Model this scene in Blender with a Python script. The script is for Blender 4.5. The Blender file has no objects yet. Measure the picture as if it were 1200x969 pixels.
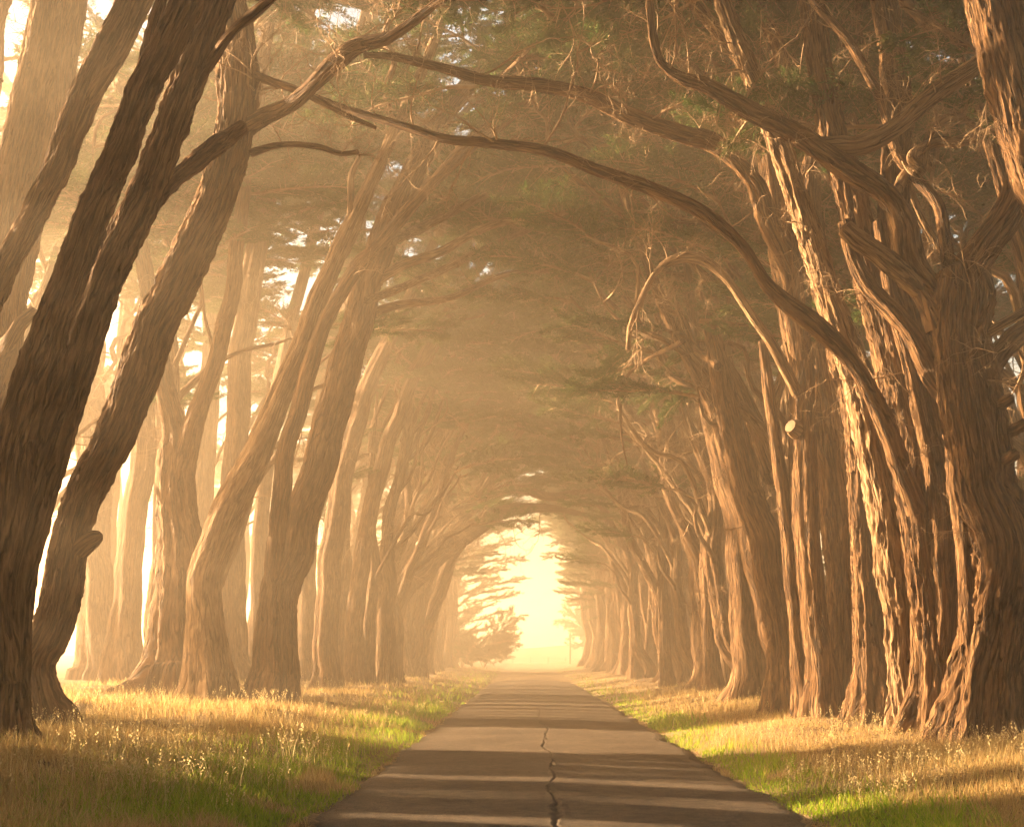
import bpy, math, random
import numpy as np
from mathutils import Vector, Matrix, Quaternion

# ------------------------------------------------------------------ camera
sc = bpy.context.scene
F = 1500.0            # focal length in photograph pixels (1200 wide)
VX, VY = 617.0, 768.0  # vanishing point of the road
CAMX, CAMZ = -0.34, 1.7
cam_d = bpy.data.cameras.new('camera')
cam = bpy.data.objects.new('camera', cam_d)
sc.collection.objects.link(cam)
cam.location = (CAMX, 0, CAMZ)
cam.rotation_euler = (math.radians(90), 0, 0)
cam_d.sensor_width = 36.0
cam_d.sensor_fit = 'HORIZONTAL'
cam_d.lens = F / 1200 * 36
cam_d.shift_x = (600 - VX) / 1200
cam_d.shift_y = (VY - 484.5) / 1200
cam_d.clip_start = 0.1
cam_d.clip_end = 4000
sc.camera = cam

# ------------------------------------------------------------------ sun and sky
SUN_EL, SUN_AZ = 11.0, -68.0          # degrees; azimuth clockwise from the road's direction
w = bpy.data.worlds.new('World')
sc.world = w
w.use_nodes = True
nt = w.node_tree
bg = nt.nodes['Background']
sky = nt.nodes.new('ShaderNodeTexSky')
sky.sky_type = 'NISHITA'
sky.sun_disc = False
sky.sun_elevation = math.radians(SUN_EL)
sky.sun_rotation = math.radians(SUN_AZ % 360)
sky.dust_density = 4.0
warm = nt.nodes.new('ShaderNodeMix')
warm.data_type = 'RGBA'; warm.blend_type = 'MULTIPLY'
warm.inputs[0].default_value = 1.0
warm.inputs[7].default_value = (1.0, 0.85, 0.68, 1)
nt.links.new(sky.outputs[0], warm.inputs[6])
nt.links.new(warm.outputs[2], bg.inputs[0])
bg.inputs[1].default_value = 0.05
sd = bpy.data.lights.new('sun', 'SUN')
sun = bpy.data.objects.new('sun', sd)
sc.collection.objects.link(sun)
sd.energy = 5.0
sd.angle = math.radians(0.9)
sd.color = (1.0, 0.675, 0.375)
e, a = math.radians(SUN_EL), math.radians(SUN_AZ)
S = Vector((math.sin(a) * math.cos(e), math.cos(a) * math.cos(e), math.sin(e)))
sun.rotation_euler = S.to_track_quat('Z', 'Y').to_euler()
sun.location = (-40, 60, 30)

sc.view_settings.view_transform = 'Standard'
sc.view_settings.look = 'None'
sc.view_settings.exposure = 3.75
sc.view_settings.gamma = 1.0
sc.render.engine = 'CYCLES'
cy = sc.cycles
cy.use_denoising = True
try:
    cy.denoiser = 'OPENIMAGEDENOISE'
except Exception:
    pass
cy.max_bounces = 5
cy.diffuse_bounces = 2
cy.glossy_bounces = 1
cy.transmission_bounces = 3
cy.transparent_max_bounces = 4
cy.volume_bounces = 1
cy.use_adaptive_sampling = True
cy.adaptive_threshold = 0.02
cy.adaptive_min_samples = 16
cy.sample_clamp_indirect = 0.35
cy.caustics_reflective = False
cy.caustics_refractive = False

HAZE = 0.0074
rng = np.random.default_rng(7)
random.seed(7)

# ------------------------------------------------------------------ numeric helpers
TAB = rng.random((64, 64, 64))
def vn(p):
    """value noise, p (...,3) -> 0..1"""
    i = np.floor(p).astype(np.int64)
    f = p - i
    f = f * f * (3 - 2 * f)
    i0 = i & 63
    i1 = (i + 1) & 63
    x0, y0, z0 = i0[..., 0], i0[..., 1], i0[..., 2]
    x1, y1, z1 = i1[..., 0], i1[..., 1], i1[..., 2]
    fx, fy, fz = f[..., 0], f[..., 1], f[..., 2]
    a = TAB[x0, y0, z0] * (1 - fx) + TAB[x1, y0, z0] * fx
    b = TAB[x0, y1, z0] * (1 - fx) + TAB[x1, y1, z0] * fx
    c = TAB[x0, y0, z1] * (1 - fx) + TAB[x1, y0, z1] * fx
    d = TAB[x0, y1, z1] * (1 - fx) + TAB[x1, y1, z1] * fx
    return (a * (1 - fy) + b * fy) * (1 - fz) + (c * (1 - fy) + d * fy) * fz
def vn2(x, y, k=0.0):
    return vn(np.stack([x, y, np.zeros_like(x) + k], -1))
def sstep(a, b, x):
    t = np.clip((x - a) / (b - a), 0, 1)
    return t * t * (3 - 2 * t)

def ground_z(x, y):
    x = np.asarray(x, float); y = np.asarray(y, float)
    ax = np.abs(x)
    z = -0.04 + 0.10 * sstep(2.5, 3.2, ax) + 0.34 * sstep(2.9, 6.5, ax)
    z = z + np.where(x < 0, 0.32 * sstep(6.5, 13, ax), 0.25 * sstep(6.5, 12, ax))
    n = (vn2(x * 0.45 + 9, y * 0.45 + 3) - 0.5) * 0.28 + (vn2(x * 1.7, y * 1.7, 5) - 0.5) * 0.09
    z = z + n * sstep(2.7, 5.5, ax)
    z = z + (vn2(x * 0.012 + 5, y * 0.012, 9.3) - 0.4) * 3.0 * sstep(60, 260, np.hypot(x, y))
    return z

def P(px, py, Y):
    return np.array([CAMX + (px - VX) / F * Y, Y, CAMZ - (py - VY) / F * Y])

def base_depth(px, py):
    Y = 30.0
    for _ in range(40):
        x = CAMX + (px - VX) / F * Y
        g = float(ground_z(x, Y))
        Y = 0.5 * Y + 0.5 * np.clip((CAMZ - g) * F / max(py - VY, 3), 8, 220)
    return float(Y)

# ------------------------------------------------------------------ object helpers
COL = sc.collection
def mesh_from(name, verts, faces, mats, matidx=None, smooth=True, attr=None):
    me = bpy.data.meshes.new(name)
    verts = np.asarray(verts, np.float32)
    me.vertices.add(len(verts))
    me.vertices.foreach_set('co', verts.ravel())
    if isinstance(faces, np.ndarray):
        faces = [faces]
    faces = [f for f in faces if len(f)]
    loops = np.concatenate([f.ravel() for f in faces]).astype(np.int32)
    tot = np.concatenate([np.full(len(f), f.shape[1]) for f in faces]).astype(np.int32)
    start = np.concatenate([[0], np.cumsum(tot)[:-1]]).astype(np.int32)
    me.loops.add(len(loops))
    me.loops.foreach_set('vertex_index', loops)
    me.polygons.add(len(tot))
    me.polygons.foreach_set('loop_start', start)
    me.polygons.foreach_set('loop_total', tot)
    if matidx is not None:
        me.polygons.foreach_set('material_index', np.asarray(matidx, np.int32))
    me.polygons.foreach_set('use_smooth', np.full(len(tot), smooth))
    for m in (mats if isinstance(mats, (list, tuple)) else [mats]):
        me.materials.append(m)
    if attr is not None:
        for k, v in attr.items():
            at = me.attributes.new(k, 'FLOAT_VECTOR', 'POINT')
            at.data.foreach_set('vector', np.asarray(v, np.float32).ravel())
    me.update(calc_edges=True)
    return me

def link(name, me, parent=None, loc=None, kind=None, label=None, cat=None, group=None, mw=None):
    o = bpy.data.objects.new(name, me)
    COL.objects.link(o)
    if parent is not None:
        o.parent = parent
    if mw is not None:
        o.matrix_basis = mw
    if loc is not None:
        o.location = loc
    for k, v in (('kind', kind), ('label', label), ('category', cat), ('group', group)):
        if v:
            o[k] = v
    return o

# ------------------------------------------------------------------ materials
def new_mat(name):
    m = bpy.data.materials.new(name)
    m.use_nodes = True
    n = m.node_tree
    n.nodes.clear()
    out = n.nodes.new('ShaderNodeOutputMaterial')
    return m, n, out
def nd(n, typ, **kw):
    x = n.nodes.new(typ)
    for k, v in kw.items():
        setattr(x, k, v)
    return x
def ramp(n, stops):
    r = n.nodes.new('ShaderNodeValToRGB')
    el = r.color_ramp.elements
    while len(el) < len(stops):
        el.new(0.5)
    for i, (p, c) in enumerate(stops):
        el[i].position = p
        el[i].color = (c[0], c[1], c[2], 1)
    return r

def bark_material(name, dark, mid, light, bump=0.6):
    m, n, out = new_mat(name)
    L = n.links.new
    at = nd(n, 'ShaderNodeAttribute', attribute_name='bark')
    mp = nd(n, 'ShaderNodeMapping'); mp.inputs['Scale'].default_value = (1, 1, 0.09)
    L(at.outputs['Vector'], mp.inputs[0])
    no = nd(n, 'ShaderNodeTexNoise'); no.inputs['Scale'].default_value = 27; no.inputs['Detail'].default_value = 7
    no.inputs['Roughness'].default_value = 0.62; no.inputs['Distortion'].default_value = 0.4
    L(mp.outputs[0], no.inputs['Vector'])
    fine = nd(n, 'ShaderNodeTexNoise'); fine.inputs['Scale'].default_value = 60; fine.inputs['Detail'].default_value = 4
    L(mp.outputs[0], fine.inputs['Vector'])
    big = nd(n, 'ShaderNodeTexNoise'); big.inputs['Scale'].default_value = 1.3; big.inputs['Detail'].default_value = 3
    L(at.outputs['Vector'], big.inputs['Vector'])
    r = ramp(n, [(0.30, dark), (0.47, mid), (0.70, light)])
    L(no.outputs[0], r.inputs[0])
    r2 = ramp(n, [(0.35, (0.78, 0.70, 0.60)), (0.65, (1.12, 1.12, 1.12))])
    L(big.outputs[0], r2.inputs[0])
    mul = nd(n, 'ShaderNodeMix', data_type='RGBA', blend_type='MULTIPLY')
    mul.inputs[0].default_value = 1
    L(r.outputs[0], mul.inputs[6]); L(r2.outputs[0], mul.inputs[7])
    mpc = nd(n, 'ShaderNodeMapping'); mpc.inputs['Scale'].default_value = (1, 1, 0.075)
    L(at.outputs['Vector'], mpc.inputs[0])
    cn = nd(n, 'ShaderNodeTexNoise'); cn.inputs['Scale'].default_value = 11; cn.inputs['Detail'].default_value = 3; cn.inputs['Distortion'].default_value = 0.5
    L(mpc.outputs[0], cn.inputs['Vector'])
    c1 = nd(n, 'ShaderNodeMath', operation='SUBTRACT'); c1.inputs[1].default_value = 0.5; L(cn.outputs[0], c1.inputs[0])
    c2 = nd(n, 'ShaderNodeMath', operation='ABSOLUTE'); L(c1.outputs[0], c2.inputs[0])
    cm = nd(n, 'ShaderNodeMapRange', interpolation_type='SMOOTHSTEP'); cm.inputs['From Max'].default_value = 0.05
    L(c2.outputs[0], cm.inputs[0])
    rc = ramp(n, [(0.0, (0.30, 0.26, 0.23)), (1.0, (1.05, 1.05, 1.05))]); L(cm.outputs[0], rc.inputs[0])
    mul0 = mul
    mul = nd(n, 'ShaderNodeMix', data_type='RGBA', blend_type='MULTIPLY'); mul.inputs[0].default_value = 1
    L(mul0.outputs[2], mul.inputs[6]); L(rc.outputs[0], mul.inputs[7])
    b = nd(n, 'ShaderNodeBsdfPrincipled'); b.inputs['Roughness'].default_value = 0.85
    b.inputs['Specular IOR Level'].default_value = 0.2
    L(mul.outputs[2], b.inputs['Base Color'])
    bp = nd(n, 'ShaderNodeBump'); bp.inputs['Strength'].default_value = bump; bp.inputs['Distance'].default_value = 0.06
    ad = nd(n, 'ShaderNodeMath', operation='MULTIPLY_ADD'); ad.inputs[1].default_value = 0.35
    L(fine.outputs[0], ad.inputs[0])
    ad2 = nd(n, 'ShaderNodeMath', operation='MULTIPLY_ADD'); ad2.inputs[1].default_value = 0.8
    L(cm.outputs[0], ad2.inputs[0]); L(no.outputs[0], ad2.inputs[2]); L(ad2.outputs[0], ad.inputs[2])
    L(ad.outputs[0], bp.inputs['Height']); L(bp.outputs[0], b.inputs['Normal'])
    L(b.outputs[0], out.inputs[0])
    return m
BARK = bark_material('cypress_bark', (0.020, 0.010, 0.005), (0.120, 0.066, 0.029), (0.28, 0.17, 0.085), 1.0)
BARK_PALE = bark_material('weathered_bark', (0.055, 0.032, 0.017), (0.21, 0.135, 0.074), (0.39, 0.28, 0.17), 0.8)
def plain(name, col, rough=0.8, nscale=None, col2=None):
    m, n, out = new_mat(name)
    b = nd(n, 'ShaderNodeBsdfPrincipled'); b.inputs['Roughness'].default_value = rough
    b.inputs['Base Color'].default_value = (*col, 1)
    if nscale:
        tc = nd(n, 'ShaderNodeTexCoord')
        no = nd(n, 'ShaderNodeTexNoise'); no.inputs['Scale'].default_value = nscale; no.inputs['Detail'].default_value = 5
        r = ramp(n, [(0.35, col), (0.65, col2)])
        n.links.new(tc.outputs['Object'], no.inputs['Vector']); n.links.new(no.outputs[0], r.inputs[0])
        n.links.new(r.outputs[0], b.inputs['Base Color'])
    n.links.new(b.outputs[0], out.inputs[0])
    return m
TWIG = plain('twig_bark', (0.20, 0.12, 0.06), 0.8, 6.0, (0.32, 0.21, 0.115))
CUT = plain('cut_wood', (0.10, 0.058, 0.028), 0.8, 9.0, (0.22, 0.14, 0.07))

def leaf_material(name, stops, trans=0.35):
    m, n, out = new_mat(name)
    L = n.links.new
    g = nd(n, 'ShaderNodeNewGeometry')
    r = ramp(n, stops)
    L(g.outputs['Random Per Island'], r.inputs[0])
    d = nd(n, 'ShaderNodeBsdfDiffuse'); t = nd(n, 'ShaderNodeBsdfTranslucent')
    L(r.outputs[0], d.inputs[0]); L(r.outputs[0], t.inputs[0])
    mx = nd(n, 'ShaderNodeMixShader'); mx.inputs[0].default_value = trans
    L(d.outputs[0], mx.inputs[1]); L(t.outputs[0], mx.inputs[2]); L(mx.outputs[0], out.inputs[0])
    return m
LEAF = leaf_material('cypress_foliage', [(0.0, (0.028, 0.065, 0.022)), (0.55, (0.055, 0.11, 0.034)), (0.88, (0.09, 0.14, 0.04)), (1.0, (0.17, 0.14, 0.06))])
LEAF_DRY = leaf_material('dry_foliage', [(0.0, (0.09, 0.06, 0.03)), (1.0, (0.22, 0.14, 0.07))])
GRASS_DRY = leaf_material('dry_grass_blades', [(0.0, (0.38, 0.25, 0.10)), (0.5, (0.55, 0.40, 0.18)), (0.8, (0.66, 0.50, 0.26)), (1.0, (0.42, 0.40, 0.12))], 0.45)
GRASS_GREEN = leaf_material('green_grass_blades', [(0.0, (0.17, 0.30, 0.02)), (0.6, (0.32, 0.46, 0.035)), (1.0, (0.48, 0.48, 0.07))], 0.5)
SEED = leaf_material('seed_heads', [(0.0, (0.60, 0.46, 0.22)), (1.0, (0.72, 0.62, 0.36))], 0.5)

# ------------------------------------------------------------------ swept tubes with bark relief
def catmull(C, m):
    C = np.asarray(C, float)
    k = len(C)
    if k == 2:
        t = np.linspace(0, 1, m)[:, None]
        return C[0] * (1 - t) + C[1] * t
    ext = np.vstack([2 * C[0] - C[1], C, 2 * C[-1] - C[-2]])
    d = np.linalg.norm(np.diff(C[:, :3], axis=0), axis=1)
    cum = np.concatenate([[0], np.cumsum(d)])
    s = np.linspace(0, cum[-1], m)
    i = np.clip(np.searchsorted(cum, s, side='right') - 1, 0, k - 2)
    t = ((s - cum[i]) / np.maximum(d[i], 1e-9))[:, None]
    p0, p1, p2, p3 = ext[i], ext[i + 1], ext[i + 2], ext[i + 3]
    return 0.5 * ((2 * p1) + (-p0 + p2) * t + (2 * p0 - 5 * p1 + 4 * p2 - p3) * t ** 2 + (-p0 + 3 * p1 - 3 * p2 + p3) * t ** 3)

def sweep(C, R, n, m, seed=0, relief=0.0, lobe=0.06, flare=0.0, wander=0.0, cap=True, knob=0.05):
    """C control points (k,3), R radii; returns verts, quads, tris, bark coords"""
    C = np.asarray(C, float); R = np.asarray(R, float)
    A = catmull(np.hstack([C, R[:, None]]), m)
    Pn, r = A[:, :3], np.maximum(A[:, 3], 0.002)
    ln = np.concatenate([[0], np.cumsum(np.linalg.norm(np.diff(Pn, axis=0), axis=1))])
    if wander:
        for c in range(3):
            q = np.stack([ln * 0.9, ln * 0 + seed * 1.7 + c * 7.3, ln * 0 + 3.3], -1)
            fade = np.minimum(ln / 0.7, 1)
            Pn[:, c] += (vn(q) - 0.5) * 2 * wander * r * fade * (0.4 if c == 2 else 1)
    T = np.gradient(Pn, axis=0)
    T /= np.linalg.norm(T, axis=1)[:, None] + 1e-9
    N = np.zeros_like(T)
    ref = np.array([0, 1.0, 0]) if abs(T[0][1]) < 0.9 else np.array([1.0, 0, 0])
    v = ref - T[0] * ref.dot(T[0]); N[0] = v / np.linalg.norm(v)
    for j in range(1, m):
        v = N[j - 1] - T[j] * N[j - 1].dot(T[j]); N[j] = v / (np.linalg.norm(v) + 1e-9)
    B = np.cross(T, N)
    th = np.linspace(0, 2 * np.pi, n, endpoint=False)
    ct, st = np.cos(th)[None], np.sin(th)[None]
    rm = float(np.mean(r))
    bark = np.stack([ct * rm + 0 * ln[:, None], st * rm + 0 * ln[:, None], ln[:, None] + 0 * ct], -1) + np.array([seed * 3.17 % 40, seed * 1.31 % 40, seed * 0.77 % 40])
    rr = np.repeat(r[:, None], n, 1)
    rs = np.random.RandomState(int(seed) % 100000)
    if lobe:
        lb = np.zeros((m, n))
        for k in ((2, 3, 5, 8) if n > 20 else (2, 3, 5)):
            lb += np.cos(k * th[None] + rs.rand() * 6.28 + ln[:, None] * rs.uniform(-.35, .35)) * (0.5 + vn(np.stack([ln * .35, ln * 0 + k, ln * 0 + seed], -1)))[:, None] / (1 + 0.25 * k)
        rr = rr * (1 + lobe * lb)
    if knob and n > 10:
        rr = rr * (1 + knob * 2 * (vn(bark * np.array([1.6, 1.6, 1.1]) / max(rm * 1.6, .2)) - 0.5))
    if flare:
        flare *= 1.5
        h = np.maximum(ln, 0)
        fl = np.exp(-h / (1.5 * r[0] + .05))[:, None]
        ph = rs.rand() * 6.28
        rt = np.zeros((m, n))
        for k in (4, 7):
            rt += np.maximum(np.cos(k * th[None] + ph * k + 0.5 * ln[:, None]), -.3) / (1 + 0.1 * k)
        rr = rr * (1 + flare * fl * (0.75 + 0.62 * rt))
        mid = np.exp(-h / (5.0 * r[0] + .1))[:, None]
        rr = rr * (1 + 0.10 * mid * rt)
    if relief:
        q = bark * np.array([10.5, 10.5, 1.3])
        q[..., 0] += (vn(bark * np.array([1, 1, 1.3])) - .5) * 1.9
        n1 = 1 - np.abs(2 * vn(q) - 1)
        q2 = bark * np.array([23, 23, 4.0]) + 11
        n2 = 1 - np.abs(2 * vn(q2) - 1)
        q3 = bark * np.array([38, 38, 12]) + 5
        rr = rr + relief * (0.85 * (n1 ** 2 - .35) + 0.70 * (n2 ** 2 - .35) + 0.55 * (vn(q3) - .5))
    V = Pn[:, None, :] + rr[..., None] * (ct[..., None] * N[:, None, :] + st[..., None] * B[:, None, :])
    j, i = np.meshgrid(np.arange(m - 1), np.arange(n), indexing='ij')
    i2 = (i + 1) % n
    Q = np.stack([j * n + i, j * n + i2, (j + 1) * n + i2, (j + 1) * n + i], -1).reshape(-1, 4)
    V = V.reshape(-1, 3); bk = bark.reshape(-1, 3)
    tris = np.zeros((0, 3), int)
    if cap:
        e = Pn[-1] + T[-1] * r[-1] * 0.5
        V = np.vstack([V, e]); bk = np.vstack([bk, bk[-1]])
        i = np.arange(n)
        tris = np.stack([(m - 1) * n + i, (m - 1) * n + (i + 1) % n, np.full(n, m * n)], -1)
    return V, Q, tris, bk

class Geo:
    def __init__(s):
        s.V, s.Q, s.T, s.B, s.qm, s.tm, s.k = [], [], [], [], [], [], 0
    def add(s, V, Q=None, T=None, bk=None, mat=0):
        V = np.asarray(V, float)
        s.V.append(V)
        s.B.append(bk if bk is not None else V)
        if Q is not None and len(Q):
            s.Q.append(np.asarray(Q) + s.k); s.qm.append(np.full(len(Q), mat))
        if T is not None and len(T):
            s.T.append(np.asarray(T) + s.k); s.tm.append(np.full(len(T), mat))
        s.k += len(V)
    def tube(s, C, R, n, m, mat=0, **kw):
        V, Q, T, bk = sweep(C, R, n, m, **kw)
        s.add(V, Q, T, bk, mat)
    def mesh(s, name, mats, off=None, smooth=True):
        V = np.vstack(s.V)
        if off is not None:
            V = V - np.asarray(off)
        fs, mi = [], []
        if s.Q: fs.append(np.vstack(s.Q)); mi.append(np.concatenate(s.qm))
        if s.T: fs.append(np.vstack(s.T)); mi.append(np.concatenate(s.tm))
        return mesh_from(name, V, fs, mats, np.concatenate(mi), smooth, {'bark': np.vstack(s.B)})

# ------------------------------------------------------------------ ground, road
def sheet(name, xs, ys, zf, mat, extra=None):
    X, Y = np.meshgrid(xs, ys)
    Z = zf(X, Y)
    V = np.stack([X, Y, Z], -1).reshape(-1, 3)
    nx, ny = len(xs), len(ys)
    j, i = np.meshgrid(np.arange(ny - 1), np.arange(nx - 1), indexing='ij')
    Q = np.stack([j * nx + i, j * nx + i + 1, (j + 1) * nx + i + 1, (j + 1) * nx + i], -1).reshape(-1, 4)
    me = mesh_from(name, V, Q, mat, None, True, extra(X, Y) if extra else None)
    return link(name, me, kind='structure')

def ground_mat():
    m, n, out = new_mat('ground_soil_and_straw')
    L = n.links.new
    tc = nd(n, 'ShaderNodeTexCoord')
    n1 = nd(n, 'ShaderNodeTexNoise'); n1.inputs['Scale'].default_value = 1.1; n1.inputs['Detail'].default_value = 8
    n2 = nd(n, 'ShaderNodeTexNoise'); n2.inputs['Scale'].default_value = 26; n2.inputs['Detail'].default_value = 6
    L(tc.outputs['Object'], n1.inputs['Vector']); L(tc.outputs['Object'], n2.inputs['Vector'])
    r1 = ramp(n, [(0.35, (0.20, 0.125, 0.06)), (0.55, (0.36, 0.25, 0.12)), (0.7, (0.42, 0.32, 0.15))])
    r2 = ramp(n, [(0.3, (0.5, 0.5, 0.5)), (0.7, (1.2, 1.2, 1.2))])
    L(n1.outputs[0], r1.inputs[0]); L(n2.outputs[0], r2.inputs[0])
    mu = nd(n, 'ShaderNodeMix', data_type='RGBA', blend_type='MULTIPLY'); mu.inputs[0].default_value = 1
    L(r1.outputs[0], mu.inputs[6]); L(r2.outputs[0], mu.inputs[7])
    b = nd(n, 'ShaderNodeBsdfPrincipled'); b.inputs['Roughness'].default_value = 0.95
    bp = nd(n, 'ShaderNodeBump'); bp.inputs['Strength'].default_value = 0.8; bp.inputs['Distance'].default_value = 0.05
    L(n2.outputs[0], bp.inputs['Height']); L(bp.outputs[0], b.inputs['Normal'])
    L(mu.outputs[2], b.inputs['Base Color']); L(b.outputs[0], out.inputs[0])
    return m
def axis(segs):
    out = [np.arange(a, b, s) for a, b, s in segs]
    return np.concatenate(out + [[segs[-1][1]]])
xs = axis([(-900, -100, 60), (-100, -30, 7), (-30, -14, 1.2), (-14, 14, 0.22), (14, 30, 1.2), (30, 100, 7), (100, 900, 60)])
ys = axis([(-60, 8, 4), (8, 45, 0.22), (45, 90, 0.6), (90, 200, 2.0), (200, 400, 10), (400, 1500, 60)])
sheet('ground', xs, ys, ground_z, ground_mat())

def road_mat():
    m, n, out = new_mat('asphalt')
    L = n.links.new
    tc = nd(n, 'ShaderNodeTexCoord')
    n1 = nd(n, 'ShaderNodeTexNoise'); n1.inputs['Scale'].default_value = 0.7; n1.inputs['Detail'].default_value = 6
    n2 = nd(n, 'ShaderNodeTexNoise'); n2.inputs['Scale'].default_value = 55; n2.inputs['Detail'].default_value = 5
    L(tc.outputs['Object'], n1.inputs['Vector']); L(tc.outputs['Object'], n2.inputs['Vector'])
    r1 = ramp(n, [(0.35, (0.088, 0.067, 0.047)), (0.65, (0.145, 0.112, 0.078))])
    r2 = ramp(n, [(0.35, (0.55, 0.55, 0.55)), (0.52, (1, 1, 1)), (0.72, (1.9, 1.8, 1.7))])
    L(n1.outputs[0], r1.inputs[0]); L(n2.outputs[0], r2.inputs[0])
    mu = nd(n, 'ShaderNodeMix', data_type='RGBA', blend_type='MULTIPLY'); mu.inputs[0].default_value = 1
    L(r1.outputs[0], mu.inputs[6]); L(r2.outputs[0], mu.inputs[7])
    n3 = nd(n, 'ShaderNodeTexNoise'); n3.inputs['Scale'].default_value = 7; n3.inputs['Detail'].default_value = 7; n3.inputs['Roughness'].default_value = .7
    L(tc.outputs['Object'], n3.inputs['Vector'])
    r3 = ramp(n, [(0.35, (0.62, 0.62, 0.62)), (0.62, (1.25, 1.22, 1.18))]); L(n3.outputs[0], r3.inputs[0])
    mu0 = mu
    mu = nd(n, 'ShaderNodeMix', data_type='RGBA', blend_type='MULTIPLY'); mu.inputs[0].default_value = 1
    L(mu0.outputs[2], mu.inputs[6]); L(r3.outputs[0], mu.inputs[7])
    at = nd(n, 'ShaderNodeAttribute', attribute_name='wear')
    sp = nd(n, 'ShaderNodeSeparateXYZ'); L(at.outputs['Vector'], sp.inputs[0])
    mk = nd(n, 'ShaderNodeMix', data_type='RGBA'); mk.inputs[7].default_value = (0.022, 0.018, 0.015, 1)
    L(sp.outputs[0], mk.inputs[0]); L(mu.outputs[2], mk.inputs[6])
    mk2 = nd(n, 'ShaderNodeMix', data_type='RGBA'); mk2.inputs[7].default_value = (0.19, 0.15, 0.10, 1)
    L(sp.outputs[1], mk2.inputs[0]); L(mk.outputs[2], mk2.inputs[6])
    b = nd(n, 'ShaderNodeBsdfPrincipled'); b.inputs['Roughness'].default_value = 0.78
    b.inputs['Specular IOR Level'].default_value = 0.35
    bp = nd(n, 'ShaderNodeBump'); bp.inputs['Strength'].default_value = 0.9; bp.inputs['Distance'].default_value = 0.02
    L(n2.outputs[0], bp.inputs['Height']); L(bp.outputs[0], b.inputs['Normal'])
    L(mk2.outputs[2], b.inputs['Base Color']); L(b.outputs[0], out.inputs[0])
    return m
def crack_x(Y):
    return 0.03 + (vn2(Y * 0.5, Y * 0, 2) - .5) * 0.16 + (vn2(Y * 1.9, Y * 0, 4) - .5) * 0.07 + (vn2(Y * 9, Y * 0, 6) - .5) * 0.05
def crack_w(Y):
    return (0.007 + 0.032 * vn2(Y * 2.4, Y * 0, 8) ** 2) * (1 - 0.75 * sstep(24, 60, Y)) + 0.015 * sstep(17, 13, Y)
def road_z(X, Y):
    z = 0.035 * (1 - (X / 2.6) ** 2) + (vn2(X * .8, Y * .5, 1) - .5) * .02
    d = np.abs(X - crack_x(Y)) / crack_w(Y)
    z = z - 0.022 * np.clip(1.2 - d, 0, 1) + 0.005 * np.exp(-((d - 1.8) / .6) ** 2)
    return z
def road_edge(X, Y):
    X2 = X + np.sign(X) * sstep(1.7, 2.6, np.abs(X)) * ((vn2(Y * 0.9, Y * 0, 12) - .5) * .22 + (vn2(Y * 5, Y * 0, 13) - .5) * .12)
    return X2
rx = axis([(-2.62, -2.2, 0.1), (-2.2, -0.25, 0.15), (-0.25, 0.34, 0.018), (0.34, 2.2, 0.15), (2.2, 2.62, 0.1)])
ry = axis([(-20, 11, 1.0), (11, 30, 0.05), (30, 60, 0.2), (60, 300, 2)])
X, Y = np.meshgrid(rx, ry)
Z = road_z(X, Y)
ed = np.clip((np.abs(X) - 2.45) / .17, 0, 1)
Z = Z - 0.05 * ed
cr = np.clip(1.3 - np.abs(X - crack_x(Y)) / crack_w(Y), 0, 1) * 0.6
dust = np.clip((np.abs(X) - 1.95) / .6, 0, 1) ** 1.5 * 0.3 * (0.4 + vn2(X * 3, Y * 1.5, 15)) + 0.25 * np.clip(1 - np.abs(np.abs(X - crack_x(Y)) / crack_w(Y) - 2.1) / .8, 0, 1) * vn2(X * 9, Y * 3, 6)
V = np.stack([road_edge(X, Y), Y, Z], -1).reshape(-1, 3)
nx, ny = len(rx), len(ry)
j, i = np.meshgrid(np.arange(ny - 1), np.arange(nx - 1), indexing='ij')
Q = np.stack([j * nx + i, j * nx + i + 1, (j + 1) * nx + i + 1, (j + 1) * nx + i], -1).reshape(-1, 4)
wear = np.stack([cr, np.clip(dust, 0, 1), 0 * cr], -1).reshape(-1, 3)
link('road', mesh_from('road', V, Q, road_mat(), None, True, {'wear': wear}), kind='structure')

# ------------------------------------------------------------------ grass
def blades(N, x, y, h, wd, lean, curl, seed, segs=2):
    """thin bent blades; returns V,(N*(2*segs+1)) and faces"""
    r = np.random.RandomState(seed)
    z = ground_z(x, y) - 0.02
    az = r.rand(N) * 6.283
    dx, dy = np.cos(az), np.sin(az)
    fa = r.rand(N) * 3.14
    wx, wy = np.cos(fa) * wd / 2, np.sin(fa) * wd / 2
    rows = []
    for k in range(segs):
        t = k / segs
        ox = dx * lean * t ** 1.6 + dx * curl * t * t * 0
        oy = dy * lean * t ** 1.6
        ww = 1 - 0.35 * t
        rows.append(np.stack([x + ox - wx * ww, y + oy - wy * ww, z + h * t], -1))
        rows.append(np.stack([x + ox + wx * ww, y + oy + wy * ww, z + h * t], -1))
    rows.append(np.stack([x + dx * lean, y + dy * lean, z + h * (1 - 0.12 * lean / np.maximum(h, .01))], -1))
    V = np.stack(rows, 1)
    k = 2 * segs + 1
    b = np.arange(N)[:, None] * k
    Q = np.concatenate([b + np.array([[2 * s, 2 * s + 1, 2 * s + 3, 2 * s + 2]]) for s in range(segs - 1)], 0) if segs > 1 else np.zeros((0, 4), int)
    T = b + np.array([[2 * segs - 2, 2 * segs - 1, 2 * segs]])
    return V.reshape(-1, 3), Q, T, V[:, -1]

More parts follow.
